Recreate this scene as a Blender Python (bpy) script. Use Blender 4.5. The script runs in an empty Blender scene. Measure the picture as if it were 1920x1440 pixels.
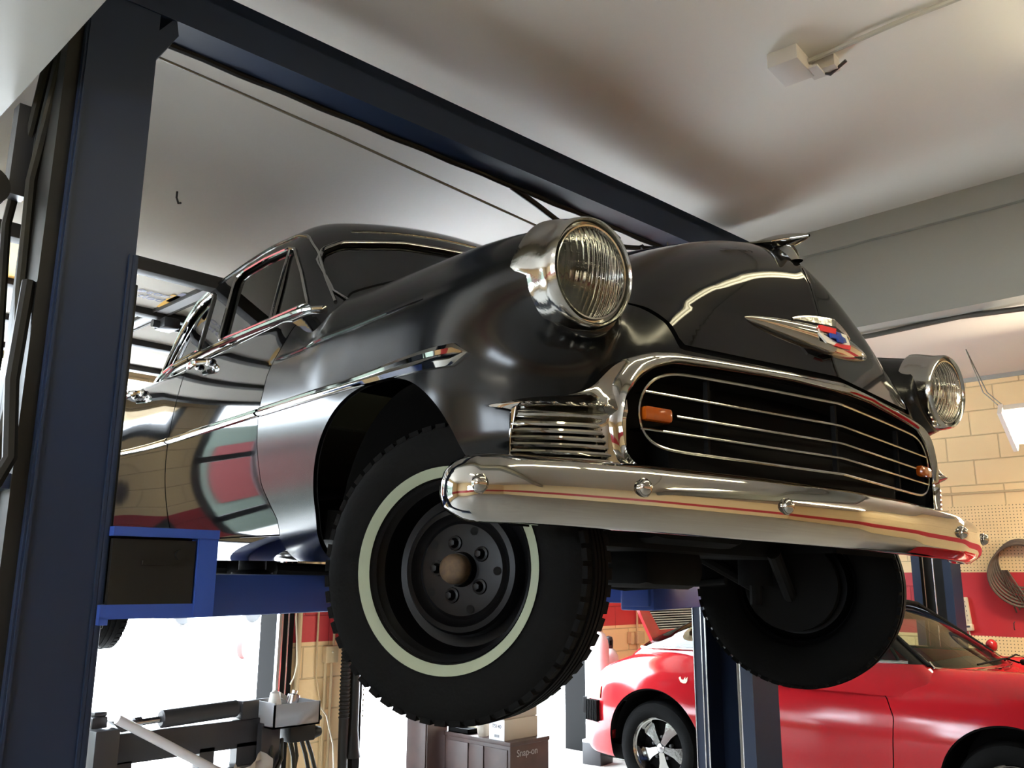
import bpy, bmesh, math, random
import numpy as np
from mathutils import Vector, Matrix
random.seed(7); np.random.seed(7)
PI=math.pi
S=bpy.context.scene; COL=S.collection
# ------------------------------------------------------------------ materials
def mat(name,col=(.5,.5,.5),rough=.5,metal=0,spec=.5,coat=0,trans=0,ior=1.45,emit=None,es=0,bump=None,vary=None,alpha=1,coatr=.03):
    m=bpy.data.materials.new(name); m.use_nodes=True; nt=m.node_tree; b=nt.nodes['Principled BSDF']
    I=b.inputs
    I['Base Color'].default_value=(*col,1); I['Roughness'].default_value=rough; I['Metallic'].default_value=metal
    I['Specular IOR Level'].default_value=spec; I['Coat Weight'].default_value=coat; I['Coat Roughness'].default_value=coatr
    I['Transmission Weight'].default_value=trans; I['IOR'].default_value=ior; I['Alpha'].default_value=alpha
    if emit: I['Emission Color'].default_value=(*emit,1); I['Emission Strength'].default_value=es
    tc=None
    if vary or bump:
        tc=nt.nodes.new('ShaderNodeTexCoord')
    if vary:   # (scale, amount, second colour)
        n=nt.nodes.new('ShaderNodeTexNoise'); n.inputs['Scale'].default_value=vary[0]; n.inputs['Detail'].default_value=6
        r=nt.nodes.new('ShaderNodeValToRGB'); r.color_ramp.elements[0].position=.5-vary[1]/2; r.color_ramp.elements[1].position=.5+vary[1]/2
        r.color_ramp.elements[0].color=(*col,1); r.color_ramp.elements[1].color=(*vary[2],1)
        nt.links.new(tc.outputs['Object'],n.inputs['Vector']); nt.links.new(n.outputs['Fac'],r.inputs[0]); nt.links.new(r.outputs[0],I['Base Color'])
    if bump:   # (scale, strength)
        n=nt.nodes.new('ShaderNodeTexNoise'); n.inputs['Scale'].default_value=bump[0]; n.inputs['Detail'].default_value=4
        bp=nt.nodes.new('ShaderNodeBump'); bp.inputs['Strength'].default_value=bump[1]; bp.inputs['Distance'].default_value=.01
        nt.links.new(tc.outputs['Object'],n.inputs['Vector']); nt.links.new(n.outputs['Fac'],bp.inputs['Height']); nt.links.new(bp.outputs[0],I['Normal'])
    return m
M={}
M['black']=mat('black_paint',(.0035,.0035,.004),.045,spec=.36)
M['blackdull']=mat('black_matte',(.006,.006,.006),.8,spec=.1)
M['primer']=mat('satin_black_paint',(.004,.0045,.005),.20,spec=.36)
M['chrome']=mat('chrome',(.40,.395,.375),.045,1)
M['chromew']=mat('worn_chrome',(.42,.42,.40),.13,1,bump=(60,.05))
M['rubber']=mat('tire_rubber',(.0045,.0045,.0045),.8,spec=.08,bump=(90,.15))
M['white_band']=mat('whitewall',(.25,.28,.20),.6,vary=(6,.5,(.21,.24,.17)))
M['rim']=mat('black_wheel_paint',(.0022,.0022,.0026),.34,spec=.14)
M['rust']=mat('rusty_steel',(.10,.065,.035),.7,metal=.3,vary=(60,.4,(.04,.025,.015)))
M['carglass']=None
M['lens']=mat('headlight_glass',(.95,.97,.93),.02,trans=1,ior=1.4)
M['reflector']=mat('headlight_reflector',(.95,.94,.90),.28,1)
M['amber']=mat('amber_lens',(.30,.058,.004),.15,spec=.7)
M['red']=mat('red_car_paint',(.34,.010,.015),.12,spec=.5)
M['white']=mat('white_enamel',(.78,.76,.70),.4)
M['badge_red']=mat('badge_red',(.7,.03,.03),.3); M['badge_blue']=mat('badge_blue',(.02,.06,.35),.3)
M['liftblue']=mat('lift_blue_paint',(.014,.025,.058),.42,spec=.3,vary=(3,.6,(.014,.022,.044)),bump=(14,.05))
M['liftdark']=mat('greasy_black_steel',(.007,.0075,.008),.5,spec=.3,vary=(5,.5,(.014,.012,.009)))
M['steel']=mat('bare_steel',(.45,.45,.46),.25,1)
M['cable']=mat('steel_cable',(.16,.15,.13),.5,.8)
M['hose']=mat('rubber_hose',(.014,.013,.011),.6,spec=.3,vary=(9,.4,(.036,.031,.018)))
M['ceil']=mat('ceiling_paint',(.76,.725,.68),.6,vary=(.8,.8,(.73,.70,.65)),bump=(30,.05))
M['ceil2']=mat('dimmed_ceiling_paint',(.56,.515,.475),.6,bump=(30,.05))  # ceiling paint darkened to offset the strong light in the right bay
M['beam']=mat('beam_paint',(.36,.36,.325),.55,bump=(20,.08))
M['conduit']=mat('painted_conduit',(.44,.42,.38),.45)
M['floor']=mat('shop_floor',(.30,.285,.26),.55,vary=(2,.6,(.24,.225,.205)))
M['ground']=mat('driveway_concrete',(.75,.74,.72),.9)
M['dark']=mat('dark_steel',(.03,.03,.033),.4,spec=.5)
M['grey']=mat('grey_paint',(.30,.30,.31),.5)
M['lite']=mat('light_grey_paint',(.62,.62,.64),.5)
M['brown']=mat('brown_cart_paint',(.085,.05,.045),.45,vary=(8,.5,(.05,.032,.03)))
M['card']=mat('carton_board',(.40,.36,.31),.8)
M['cardw']=mat('white_carton',(.72,.74,.80),.7)
M['ink']=mat('printed_ink',(.05,.05,.06),.6)
M['cream']=mat('cream_paint',(.62,.47,.27),.5)
M['beige']=mat('beige_plastic',(.70,.62,.46),.4)
M['tankw']=mat('white_tank_paint',(.80,.81,.80),.3,vary=(3,.35,(.62,.63,.62)))
M['slat']=mat('door_rib',(.025,.022,.02),.6)
M['seat']=mat('grey_cloth_seat',(.06,.055,.05),.9)
M['belt']=mat('dusty_belt_rubber',(.16,.115,.095),.8,vary=(20,.5,(.10,.08,.07)))
M['orange']=mat('yellow_print',(.95,.55,.12),.6); M['printblue']=mat('blue_grey_print',(.35,.36,.48),.6)
def tubeglass(name,col,es):
    m=bpy.data.materials.new(name); m.use_nodes=True; b=m.node_tree.nodes['Principled BSDF']
    b.inputs['Base Color'].default_value=(.9,.9,.85,1); b.inputs['Emission Color'].default_value=(*col,1); b.inputs['Emission Strength'].default_value=es
    return m
M['fluor']=tubeglass('fluorescent_tube',(1,.90,.60),8.5); M['fluormid']=tubeglass('side_fluorescent_tube',(1,.93,.78),20); M['fluorbright']=tubeglass('bright_fluorescent_tube',(1,.90,.66),48)  # last tube boosted to brighten the right bay wall
# translucent fibreglass overhead door
def translucent():
    m=bpy.data.materials.new('translucent_fibreglass'); m.use_nodes=True; nt=m.node_tree
    for n in list(nt.nodes): nt.nodes.remove(n)
    o=nt.nodes.new('ShaderNodeOutputMaterial'); mx=nt.nodes.new('ShaderNodeMixShader'); d=nt.nodes.new('ShaderNodeBsdfDiffuse'); t=nt.nodes.new('ShaderNodeBsdfTranslucent')
    d.inputs[0].default_value=(.86,.82,.76,1); t.inputs[0].default_value=(.9,.88,.84,1); mx.inputs[0].default_value=.45
    nt.links.new(d.outputs[0],mx.inputs[1]); nt.links.new(t.outputs[0],mx.inputs[2]); nt.links.new(mx.outputs[0],o.inputs[0]); return m
M['fibre']=translucent()
def thinglass(name,tint,rough=.01):
    m=bpy.data.materials.new(name); m.use_nodes=True; nt=m.node_tree
    for n in list(nt.nodes): nt.nodes.remove(n)
    o=nt.nodes.new('ShaderNodeOutputMaterial'); mx=nt.nodes.new('ShaderNodeMixShader'); t=nt.nodes.new('ShaderNodeBsdfTransparent'); g=nt.nodes.new('ShaderNodeBsdfGlossy'); fr=nt.nodes.new('ShaderNodeFresnel')
    fr.inputs[0].default_value=1.45; t.inputs[0].default_value=(*tint,1); g.inputs['Roughness'].default_value=rough
    nt.links.new(fr.outputs[0],mx.inputs[0]); nt.links.new(t.outputs[0],mx.inputs[1]); nt.links.new(g.outputs[0],mx.inputs[2]); nt.links.new(mx.outputs[0],o.inputs[0]); return m
M['carglass']=thinglass('car_glass',(.60,.64,.60)); M['tint']=thinglass('tinted_glass',(.78,.84,.74))
M['armblue']=mat('blue_arm_paint',(.035,.080,.34),.4,spec=.35)
# headlight glass with ribs
def ribbed():
    m=M['lens']; nt=m.node_tree; b=nt.nodes['Principled BSDF']; tc=nt.nodes.new('ShaderNodeTexCoord')
    w=nt.nodes.new('ShaderNodeTexWave'); w.bands_direction='X'; w.inputs['Scale'].default_value=26; w.inputs['Distortion'].default_value=.4
    w2=nt.nodes.new('ShaderNodeTexBrick'); w2.inputs['Scale'].default_value=11; w2.inputs['Mortar Size'].default_value=.04
    w2.inputs['Color1'].default_value=(0,0,0,1); w2.inputs['Color2'].default_value=(.6,.6,.6,1); w2.inputs['Mortar'].default_value=(1,1,1,1)
    mp=nt.nodes.new('ShaderNodeMapping'); mp.inputs['Rotation'].default_value=(PI/2,0,0)
    a=nt.nodes.new('ShaderNodeMath'); a.operation='ADD'
    bp=nt.nodes.new('ShaderNodeBump'); bp.inputs['Strength'].default_value=.28; bp.inputs['Distance'].default_value=.004
    nt.links.new(tc.outputs['Object'],w.inputs['Vector']); nt.links.new(tc.outputs['Object'],mp.inputs['Vector']); nt.links.new(mp.outputs[0],w2.inputs['Vector'])
    nt.links.new(w.outputs['Fac'],a.inputs[0]); nt.links.new(w2.outputs['Color'],a.inputs[1]); nt.links.new(a.outputs[0],bp.inputs['Height']); nt.links.new(bp.outputs[0],b.inputs['Normal'])
ribbed()
def blockwall(name,pegboard=False):
    """painted block wall: cream with a red band between two heights (object z = world z)"""
    m=bpy.data.materials.new(name); m.use_nodes=True; nt=m.node_tree; b=nt.nodes['Principled BSDF']; L=nt.links.new
    g=nt.nodes.new('ShaderNodeNewGeometry'); sp=nt.nodes.new('ShaderNodeSeparateXYZ'); L(g.outputs['Position'],sp.inputs[0])
    def mth(op,a,c,cl=False):
        n=nt.nodes.new('ShaderNodeMath'); n.operation=op; n.use_clamp=cl
        for i,v in enumerate((a,c)):
            if isinstance(v,(int,float)): n.inputs[i].default_value=v
            else: L(v,n.inputs[i])
        return n.outputs[0]
    z=sp.outputs[2]; band=mth('MULTIPLY',mth('GREATER_THAN',z,1.045),mth('LESS_THAN',z,1.535))
    mx=nt.nodes.new('ShaderNodeMix'); mx.data_type='RGBA'; L(band,mx.inputs[0])
    mx.inputs[6].default_value=(.90,.68,.38,1); mx.inputs[7].default_value=(.52,.032,.044,1)
    b.inputs['Roughness'].default_value=.42
    u=mth('ADD',sp.outputs[0],sp.outputs[1])
    cb=nt.nodes.new('ShaderNodeCombineXYZ'); L(u,cb.inputs[0]); L(z,cb.inputs[1])
    bp=nt.nodes.new('ShaderNodeBump'); bp.inputs['Strength'].default_value=.75; bp.inputs['Distance'].default_value=.012
    if pegboard:
        v=nt.nodes.new('ShaderNodeTexVoronoi'); v.inputs['Randomness'].default_value=0; v.inputs['Scale'].default_value=1/.0254*1.0
        L(cb.outputs[0],v.inputs['Vector']); hole=mth('LESS_THAN',v.outputs['Distance'],.15)
        mx2=nt.nodes.new('ShaderNodeMix'); mx2.data_type='RGBA'; L(mth('MULTIPLY',hole,mth('SUBTRACT',1,band)),mx2.inputs[0]); L(mx.outputs[2],mx2.inputs[6]); mx2.inputs[7].default_value=(.10,.07,.04,1)
        L(mx2.outputs[2],b.inputs['Base Color'])
    else:
        br=nt.nodes.new('ShaderNodeTexBrick'); br.inputs['Scale'].default_value=1; br.inputs['Brick Width'].default_value=.40; br.inputs['Row Height'].default_value=.203
        br.inputs['Mortar Size'].default_value=.006; br.inputs['Mortar Smooth'].default_value=.6; br.inputs['Color1'].default_value=(1,1,1,1); br.inputs['Color2'].default_value=(.93,.93,.93,1); br.inputs['Mortar'].default_value=(0,0,0,1)
        L(cb.outputs[0],br.inputs['Vector']); n=nt.nodes.new('ShaderNodeTexNoise'); n.inputs['Scale'].default_value=14; L(g.outputs['Position'],n.inputs['Vector'])
        L(mth('ADD',br.outputs['Color'],mth('MULTIPLY',n.outputs['Fac'],.25)),bp.inputs['Height']); L(bp.outputs[0],b.inputs['Normal'])
        mm=nt.nodes.new('ShaderNodeMix'); mm.data_type='RGBA'; mm.blend_type='MULTIPLY'; mm.inputs[0].default_value=.22; L(mx.outputs[2],mm.inputs[6]); L(br.outputs['Color'],mm.inputs[7]); L(mm.outputs[2],b.inputs['Base Color'])
    return m
M['wall']=blockwall('painted_block'); M['peg']=blockwall('painted_pegboard',True)
# ------------------------------------------------------------------ object helpers
def tag(o,label=None,cat=None,group=None,kind=None):
    if label: o['label']=label
    if cat: o['category']=cat
    if group: o['group']=group
    if kind: o['kind']=kind
    return o
def empty(name,loc=(0,0,0),label=None,cat=None,group=None,mtx=None):
    o=bpy.data.objects.new(name,None); COL.objects.link(o); o.empty_display_size=.2
    if mtx is not None: o.matrix_world=mtx
    else: o.location=loc
    return tag(o,label,cat,group)
class MB:
    def __init__(s): s.v=[]; s.f=[]; s.sm=[]
    def add(s,v,f,smooth=False):
        n=len(s.v); s.v+= [tuple(map(float,p)) for p in v]; s.f+=[tuple(i+n for i in q) for q in f]; s.sm+=[smooth]*len(f); return s
    def box(s,a,b,bev=0):
        x0,y0,z0=[min(p,q) for p,q in zip(a,b)]; x1,y1,z1=[max(p,q) for p,q in zip(a,b)]
        if bev<=0:
            return s.add([(x0,y0,z0),(x1,y0,z0),(x1,y1,z0),(x0,y1,z0),(x0,y0,z1),(x1,y0,z1),(x1,y1,z1),(x0,y1,z1)],[(0,3,2,1),(4,5,6,7),(0,1,5,4),(1,2,6,5),(2,3,7,6),(3,0,4,7)])
        bm=bmesh.new(); bmesh.ops.create_cube(bm,size=1)
        for v in bm.verts: v.co=Vector(((x0+x1)/2+v.co.x*(x1-x0),(y0+y1)/2+v.co.y*(y1-y0),(z0+z1)/2+v.co.z*(z1-z0)))
        bmesh.ops.bevel(bm,geom=bm.edges[:]+bm.verts[:],offset=min(bev,.49*min(x1-x0,y1-y0,z1-z0)),segments=2,affect='EDGES',profile=.5)
        bm.verts.index_update(); vs=[v.co[:] for v in bm.verts]; fs=[[v.index for v in f.verts] for f in bm.faces]; bm.free()
        return s.add(vs,fs,False)
    def obox(s,c,size,rot=None,bev=0):
        t=MB(); h=[q/2 for q in size]; t.box((-h[0],-h[1],-h[2]),h,bev); R=rot if rot is not None else Matrix.Identity(3)
        return s.add([tuple(Vector(c)+R@Vector(p)) for p in t.v],t.f)
    def tube(s,pts,r,n=10,closed=False,cap=True,rs=None,flat=1.0,up=None):
        P=[Vector(p) for p in pts]; m=len(P); rings=[]
        prev=None
        for i in range(m):
            a=P[(i-1)%m] if (closed or i>0) else P[i]; b=P[(i+1)%m] if (closed or i<m-1) else P[i]
            t=(b-a); t=t.normalized() if t.length>1e-9 else Vector((0,0,1))
            if up is not None: nx=t.cross(Vector(up)); nx=nx.normalized() if nx.length>1e-6 else Vector((1,0,0))
            elif prev is None:
                nx=t.cross(Vector((0,0,1))); nx=nx.normalized() if nx.length>1e-3 else Vector((1,0,0))
            else:
                nx=prev-t*prev.dot(t); nx=nx.normalized() if nx.length>1e-6 else prev
            prev=nx; ny=t.cross(nx); R=rs[i] if rs is not None else r
            rings.append([P[i]+nx*(R*math.cos(2*PI*k/n))+ny*(R*flat*math.sin(2*PI*k/n)) for k in range(n)])
        v=[p for g in rings for p in g]; f=[]
        for i in range(m if closed else m-1):
            j=(i+1)%m
            for k in range(n): f.append((i*n+k,i*n+(k+1)%n,j*n+(k+1)%n,j*n+k))
        if cap and not closed: f.append(tuple(range(n))[::-1]); f.append(tuple(range((m-1)*n,m*n)))
        return s.add(v,f,True)
    def cyl(s,a,b,r,n=24,r2=None): return s.tube([a,b],r,n,rs=[r,r if r2 is None else r2])
    def lathe(s,prof,n=48,c=(0,0,0),axis=(0,0,1),x0=None):
        z=Vector(axis).normalized(); x=Vector(x0) if x0 else (Vector((0,0,1)) if abs(z.z)<.9 else Vector((1,0,0))); x=(x-z*x.dot(z)).normalized(); y=z.cross(x); C=Vector(c)
        v=[];f=[]; m=len(prof)
        for k in range(n):
            a=2*PI*k/n; d=x*math.cos(a)+y*math.sin(a)
            for r,h in prof: v.append(C+d*r+z*h)
        for k in range(n):
            j=(k+1)%n
            for i in range(m-1):
                if prof[i][0]<1e-7 and prof[i+1][0]<1e-7: continue
                f.append((k*m+i,j*m+i,j*m+i+1,k*m+i+1))
        return s.add(v,f,True)
    def grid(s,rows,closed=False,smooth=True,flip=False):
        m=len(rows);n=len(rows[0]); v=[p for r in rows for p in r]; f=[]
        for i in range(m-1):
            for k in range(n if closed else n-1):
                j=(k+1)%n; q=(i*n+k,i*n+j,(i+1)*n+j,(i+1)*n+k); f.append(q[::-1] if flip else q)
        return s.add(v,f,smooth)
    def sphere(s,c,r,n=16,sc=(1,1,1)):
        m=n//2; pr=[(math.sin(PI*i/m),-math.cos(PI*i/m)) for i in range(m+1)]; t=MB().lathe(pr,n)
        return s.add([(c[0]+p[0]*r*sc[0],c[1]+p[1]*r*sc[1],c[2]+p[2]*r*sc[2]) for p in t.v],t.f,True)
    def prism(s,poly,axis,a,b):
        """extrude 2D polygon along an axis ('x','y','z')"""
        def P(u,w,h): return {'x':(h,u,w),'y':(u,h,w),'z':(u,w,h)}[axis]
        n=len(poly); v=[P(u,w,a) for u,w in poly]+[P(u,w,b) for u,w in poly]
        f=[tuple(range(n)),tuple(range(2*n-1,n-1,-1))]+[(i,i+n,(i+1)%n+n,(i+1)%n) for i in range(n)]
        return s.add(v,f)
    def build(s,name,m,parent=None,sharp=35,recalc=True):
        me=bpy.data.meshes.new(name); me.from_pydata(s.v,[],s.f); me.update()
        bm=bmesh.new(); bm.from_mesh(me); bmesh.ops.remove_doubles(bm,verts=bm.verts,dist=1e-6)
        if recalc: bmesh.ops.recalc_face_normals(bm,faces=bm.faces)
        c=math.cos(math.radians(sharp))
        for f in bm.faces: f.smooth=True
        for e in bm.edges:
            if len(e.link_faces)==2 and e.link_faces[0].normal.dot(e.link_faces[1].normal)<c: e.smooth=False
        bm.to_mesh(me); bm.free()
        me.materials.append(M[m] if isinstance(m,str) else m)
        o=bpy.data.objects.new(name,me); COL.objects.link(o)
        if parent is not None: o.parent=parent
        return o
def struct(name,mb,m,**k):
    o=mb.build(name,m,**k); o['kind']='structure'; return o
def text_mesh(name,body,size,m,mtx,parent=None,ext=.0006,align='CENTER'):
    cu=bpy.data.curves.new(name,'FONT'); cu.body=body; cu.size=size; cu.extrude=ext; cu.align_x=align; cu.align_y='CENTER'
    t=bpy.data.objects.new(name+'_tmp',cu); COL.objects.link(t); bpy.context.view_layer.update()
    me=bpy.data.meshes.new_from_object(t.evaluated_get(bpy.context.evaluated_depsgraph_get())); bpy.data.objects.remove(t)
    me.transform(mtx); me.materials.clear(); me.materials.append(M[m]); me.name=name
    o=bpy.data.objects.new(name,me); COL.objects.link(o)
    if parent is not None: o.parent=parent
    return o
def copytree(o,parent=None):
    c=o.copy(); COL.objects.link(c); c.parent=parent
    for ch in list(o.children): copytree(ch,c)
    return c
# ------------------------------------------------------------------ implicit surfaces
def smin(a,b,k): h=np.maximum(k-np.abs(a-b),0)/k; return np.minimum(a,b)-h*h*k*.25
def smax(a,b,k): return -smin(-a,-b,k)
def sstep(a,b,x): t=np.clip((x-a)/(b-a),0,1); return t*t*(3-2*t)
def smi(x,xs,ys,w=.06):
    """interp, box-smoothed"""
    return sum(np.interp(x+w*o,xs,ys) for o in (-1,-.5,0,.5,1))/5
def surface_nets(f,lo,hi,h):
    xs=[np.arange(lo[i],hi[i]+h,h) for i in range(3)]
    X,Y,Z=np.meshgrid(*xs,indexing='ij'); V=f(X,Y,Z); I=V<0
    n=np.array(V.shape)-1
    cnt=np.zeros(n,int)
    for a in (0,1):
        for b in (0,1):
            for c in (0,1): cnt+=I[a:a+n[0],b:b+n[1],c:c+n[2]]
    act=(cnt>0)&(cnt<8); idx=-np.ones(n,int); idx[act]=np.arange(act.sum()); ci=np.argwhere(act)
    P=np.zeros((len(ci),3)); W=np.zeros(len(ci))
    for ax in range(3):
        o1,o2=[k for k in range(3) if k!=ax]
        for a in (0,1):
            for b in (0,1):
                c0=ci.copy(); c0[:,o1]+=a; c0[:,o2]+=b; c1=c0.copy(); c1[:,ax]+=1
                v0=V[tuple(c0.T)]; v1=V[tuple(c1.T)]; m=(v0<0)!=(v1<0); t=np.where(m,v0/(v0-v1+1e-12),0)
                P[m]+=c0[m]; P[m,ax]+=t[m]; W[m]+=1
    P=np.array(lo)+h*P/W[:,None]
    def grad(P,e=.002):
        g=np.zeros_like(P)
        for k in range(3):
            d=np.zeros(3); d[k]=e; g[:,k]=(f(*(P+d).T)-f(*(P-d).T))/(2*e)
        return g
    for _ in range(3):
        g=grad(P); v=f(*P.T); P=P-(np.clip(v,-h,h)/np.maximum((g**2).sum(1),.05))[:,None]*g
    faces=[]
    for ax in range(3):
        o1,o2=(ax+1)%3,(ax+2)%3
        A=np.take(I,range(0,I.shape[ax]-1),axis=ax); B=np.take(I,range(1,I.shape[ax]),axis=ax)
        e=np.argwhere(A!=B); ok=(e[:,o1]>0)&(e[:,o2]>0)&(e[:,o1]<n[o1])&(e[:,o2]<n[o2])&(e[:,ax]<n[ax]); e=e[ok]
        q=[]
        for a,b in ((0,0),(1,0),(1,1),(0,1)):
            c=e.copy(); c[:,o1]-=a; c[:,o2]-=b; q.append(idx[tuple(c.T)])
        q=np.stack(q,1); fl=A[tuple(e.T)]; q[~fl]=q[~fl][:,::-1]; faces.append(q)
    F=np.concatenate(faces); F=F[(F>=0).all(1)]
    return P,F
def clip(P,F,g,keep='neg'):
    """keep the part of mesh (P,F quads/polys list) where g(P)<0"""
    v=g(P[:,0],P[:,1],P[:,2])
    if keep=='pos': v=-v
    P=list(map(tuple,P)); out=[]; cache={}
    F=[tuple(q) for q in F]; s=v<0
    for q in F:
        k=[s[i] for i in q]
        if all(k): out.append(q); continue
        if not any(k): continue
        r=[]
        for i in range(len(q)):
            a,b=q[i],q[(i+1)%len(q)]
            if s[a]: r.append(a)
            if s[a]!=s[b]:
                key=(min(a,b),max(a,b))
                if key not in cache:
                    t=v[a]/(v[a]-v[b]); cache[key]=len(P); pa,pb=P[a],P[b]; P.append(tuple(pa[j]+t*(pb[j]-pa[j]) for j in range(3)))
                r.append(cache[key])
        if len(r)>=3: out.append(tuple(r))
    used=sorted({i for q in out for i in q}); mp={u:i for i,u in enumerate(used)}
    return np.array([P[u] for u in used]) if used else np.zeros((0,3)),[tuple(mp[i] for i in q) for q in out]
def sdpoly(px,py,poly):
    poly=np.array(poly,float); n=len(poly); d=np.full(np.shape(px),1e9); s=np.ones(np.shape(px))
    for i in range(n):
        a=poly[i]; b=poly[i-1]; ex,ey=b-a; wx,wy=px-a[0],py-a[1]
        t=np.clip((wx*ex+wy*ey)/(ex*ex+ey*ey),0,1); d=np.minimum(d,(wx-ex*t)**2+(wy-ey*t)**2)
        c1=py>=a[1]; c2=py<b[1]; c3=(ex*wy)>(ey*wx); m=(c1&c2&c3)|(~c1&~c2&~c3); s=np.where(m,-s,s)
    return s*np.sqrt(d)
def meshobj(name,P,F,m,parent,f=None,flip=False,sharp=50,thick=0):
    """mesh from implicit patch; optional custom normals from the field gradient"""
    me=bpy.data.meshes.new(name); me.from_pydata([tuple(map(float,p)) for p in P],[],[tuple(map(int,q)) for q in F]); me.update()
    me.polygons.foreach_set('use_smooth',[True]*len(me.polygons))
    me.materials.append(M[m])
    if f is not None and len(P):
        g=np.zeros((len(P),3)); e=.003
        for k in range(3):
            d=np.zeros(3); d[k]=e; g[:,k]=f(*(P+d).T)-f(*(P-d).T)
        g/=np.maximum(np.linalg.norm(g,axis=1),1e-9)[:,None]
        me.normals_split_custom_set_from_vertices([tuple(x) for x in g])
    o=bpy.data.objects.new(name,me); COL.objects.link(o); o.parent=parent
    return o
def mirror(P,F): return P*np.array([-1,1,1]),[tuple(q[::-1]) for q in F]
# ------------------------------------------------------------------ camera
F_PX=1640.; CZ=1.46
def basis(yaw,pitch,roll):
    yaw,pitch,roll=[math.radians(a) for a in (yaw,pitch,roll)]
    f=Vector((math.sin(yaw)*math.cos(pitch),math.cos(yaw)*math.cos(pitch),math.sin(pitch))); r=Vector((math.cos(yaw),-math.sin(yaw),0)); u=r.cross(f)
    return r*math.cos(roll)+u*math.sin(roll), -r*math.sin(roll)+u*math.cos(roll), f
r_,u_,f_=basis(46,12.6,.3)
cd=bpy.data.cameras.new('camera'); cam=bpy.data.objects.new('camera',cd); COL.objects.link(cam); S.camera=cam
cd.sensor_width=36; cd.lens=F_PX/1920*36; cd.clip_start=.05; cd.clip_end=300
RC=Matrix((r_,u_,-f_)).transposed()
cam.matrix_world=Matrix.Translation((0,0,CZ))@RC.to_4x4()
# the black car hangs a few degrees askew on the lift: its own frame (front axle at y=0, ground z=0)
r2,u2,f2=basis(38.7,12.85,1.95); R2=Matrix((r2,u2,-f2)).transposed()
CARROT=(RC@R2.transposed()).to_4x4(); CARO=Vector((-1.967,-1.772,.24))
CARM=Matrix.Translation((0,0,CZ))@CARROT@Matrix.Translation(-CARO)
# ------------------------------------------------------------------ black sedan
def wside(y,z):
    w=smi(y,[-.7,-.2,.4,1.2,2.0,2.5,3.3,4.1],[.925,.935,.93,.925,.92,.92,.90,.80],.15)
    dz=z-.68
    return w-np.where(dz>0,.34,.55)*dz*dz-.015*sstep(.872,.888,z)*(1-sstep(.55,.75,y))*sstep(-.35,.0,y)
def f_hull(x,y,z):
    ax=np.abs(x)
    dx=ax-wside(y,z)
    zt=smi(y,[-.8,-.5,-.38,-.16,0,.26,.5,.8,1.2,2.6,3.4,4.0],[.95,1.0,1.03,1.045,1.052,1.048,1.04,1.035,1.035,1.035,1.0,.93],.08)
    zt=zt-.10*(1-sstep(.52,.74,ax))*(1-sstep(.4,.9,y))
    dz=z-zt
    a=smax(dx,dz,.40-.36*sstep(.20,.75,y))
    fr=(-.605+.17*ax+.10*sstep(.75,1.0,z)*0)-y
    fr=fr+.03*sstep(.86,.98,z)
    a=smax(a,fr,.33)
    a=smax(a,y-4.05-.25*(ax/.9)**2*-1,.35)
    zb=smi(y,[-1,-.25,.25,3.3,4.2],[.47,.45,.27,.28,.42],.1)
    a=smax(a,zb-z,.10)
    return a
def f_hood(x,y,z):
    ax=np.abs(x)
    zc=smi(y,[-.8,-.4,-.2,.1,.6,1.0],[1.16,1.184,1.222,1.262,1.285,1.285],.08)-.9*ax*ax*(1-.35*sstep(.1,.8,y))+.012*(1-np.minimum(ax/.05,1))**2
    yf=np.interp(z,[.6,.70,.76,.88,.95,1.0,1.4],[-.634,-.632,-.626,-.592,-.577,-.565,-.475])+.16*ax
    s=smax((z-zc)*.96,(yf-y)*.97,.17)
    s=smax(s,ax-.62-.05*sstep(0,.8,y),.10)
    s=smax(s,y-.95,.05)
    return smax(s,.60-z,.02)
def f_pod(x,y,z):
    ax=np.abs(x); a=np.array([.77,-.50,.873]); b=np.array([.77,.35,.905]); ba=b-a
    t=np.clip(((ax-a[0])*ba[0]+(y-a[1])*ba[1]+(z-a[2])*ba[2])/(ba@ba),0,1)
    d=np.sqrt((ax-a[0]-t*ba[0])**2+(y-a[1]-t*ba[1])**2+(z-a[2]-t*ba[2])**2)-(.116+.012*sstep(0,.2,t))
    return smax(d,-.497-y,.02)
def f_front(x,y,z):
    h=f_hull(x,y,z)
    rb=np.sqrt(((np.abs(x)-.80)/.205)**2+((y-2.95)/.85)**2+((z-.60)/.36)**2)-1
    h=smin(h,rb*.2,.14)
    h=smin(h,f_pod(x,y,z),.11)
    return smin(h,f_hood(x,y,z),.055)
def f_gh(x,y,z):
    ax=np.abs(x)
    nar=.30*np.maximum(y-1.75,0)**2
    side=(ax-(.885-.28*np.maximum(z-1,0)-nar))*.96
    roof=z-(smi(y,[.5,.9,1.3,1.9,2.5,3.0],[1.52,1.60,1.645,1.635,1.57,1.45],.1)-.125*(ax/.7)**2)
    ws=((.50+1.12*(z-1.03)-.22*(1-(ax/.87)**2))-y)*.666
    rw=(y-(3.0-.85*(z-1.03)-.35*(ax/.85)**2))*.75
    return smax(smax(side,roof,.14),smax(ws,rw,.02),.09)
def arch(y,z): # <0 inside the front wheel opening
    return np.where(z<.40,np.abs(y-.053)-.345+.03*np.clip((.40-z)/.14,0,1)*(y<0)-.045*np.clip((.40-z)/.14,0,1)*(y>0),(((np.abs(y-.053)/.345)**2.35+(np.abs(z-.36)/.348)**2.35)**(1/2.35)-1)*.345)
def rarch(y,z): return (((np.abs(y-2.95)/.40)**2.2+(np.abs(z-.33)/.26)**2.2)**(1/2.2)-1)*.3
P0,F0=surface_nets(f_front,(-1.06,-.78,.22),(0.0,4.2,1.36),.0155)
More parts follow.
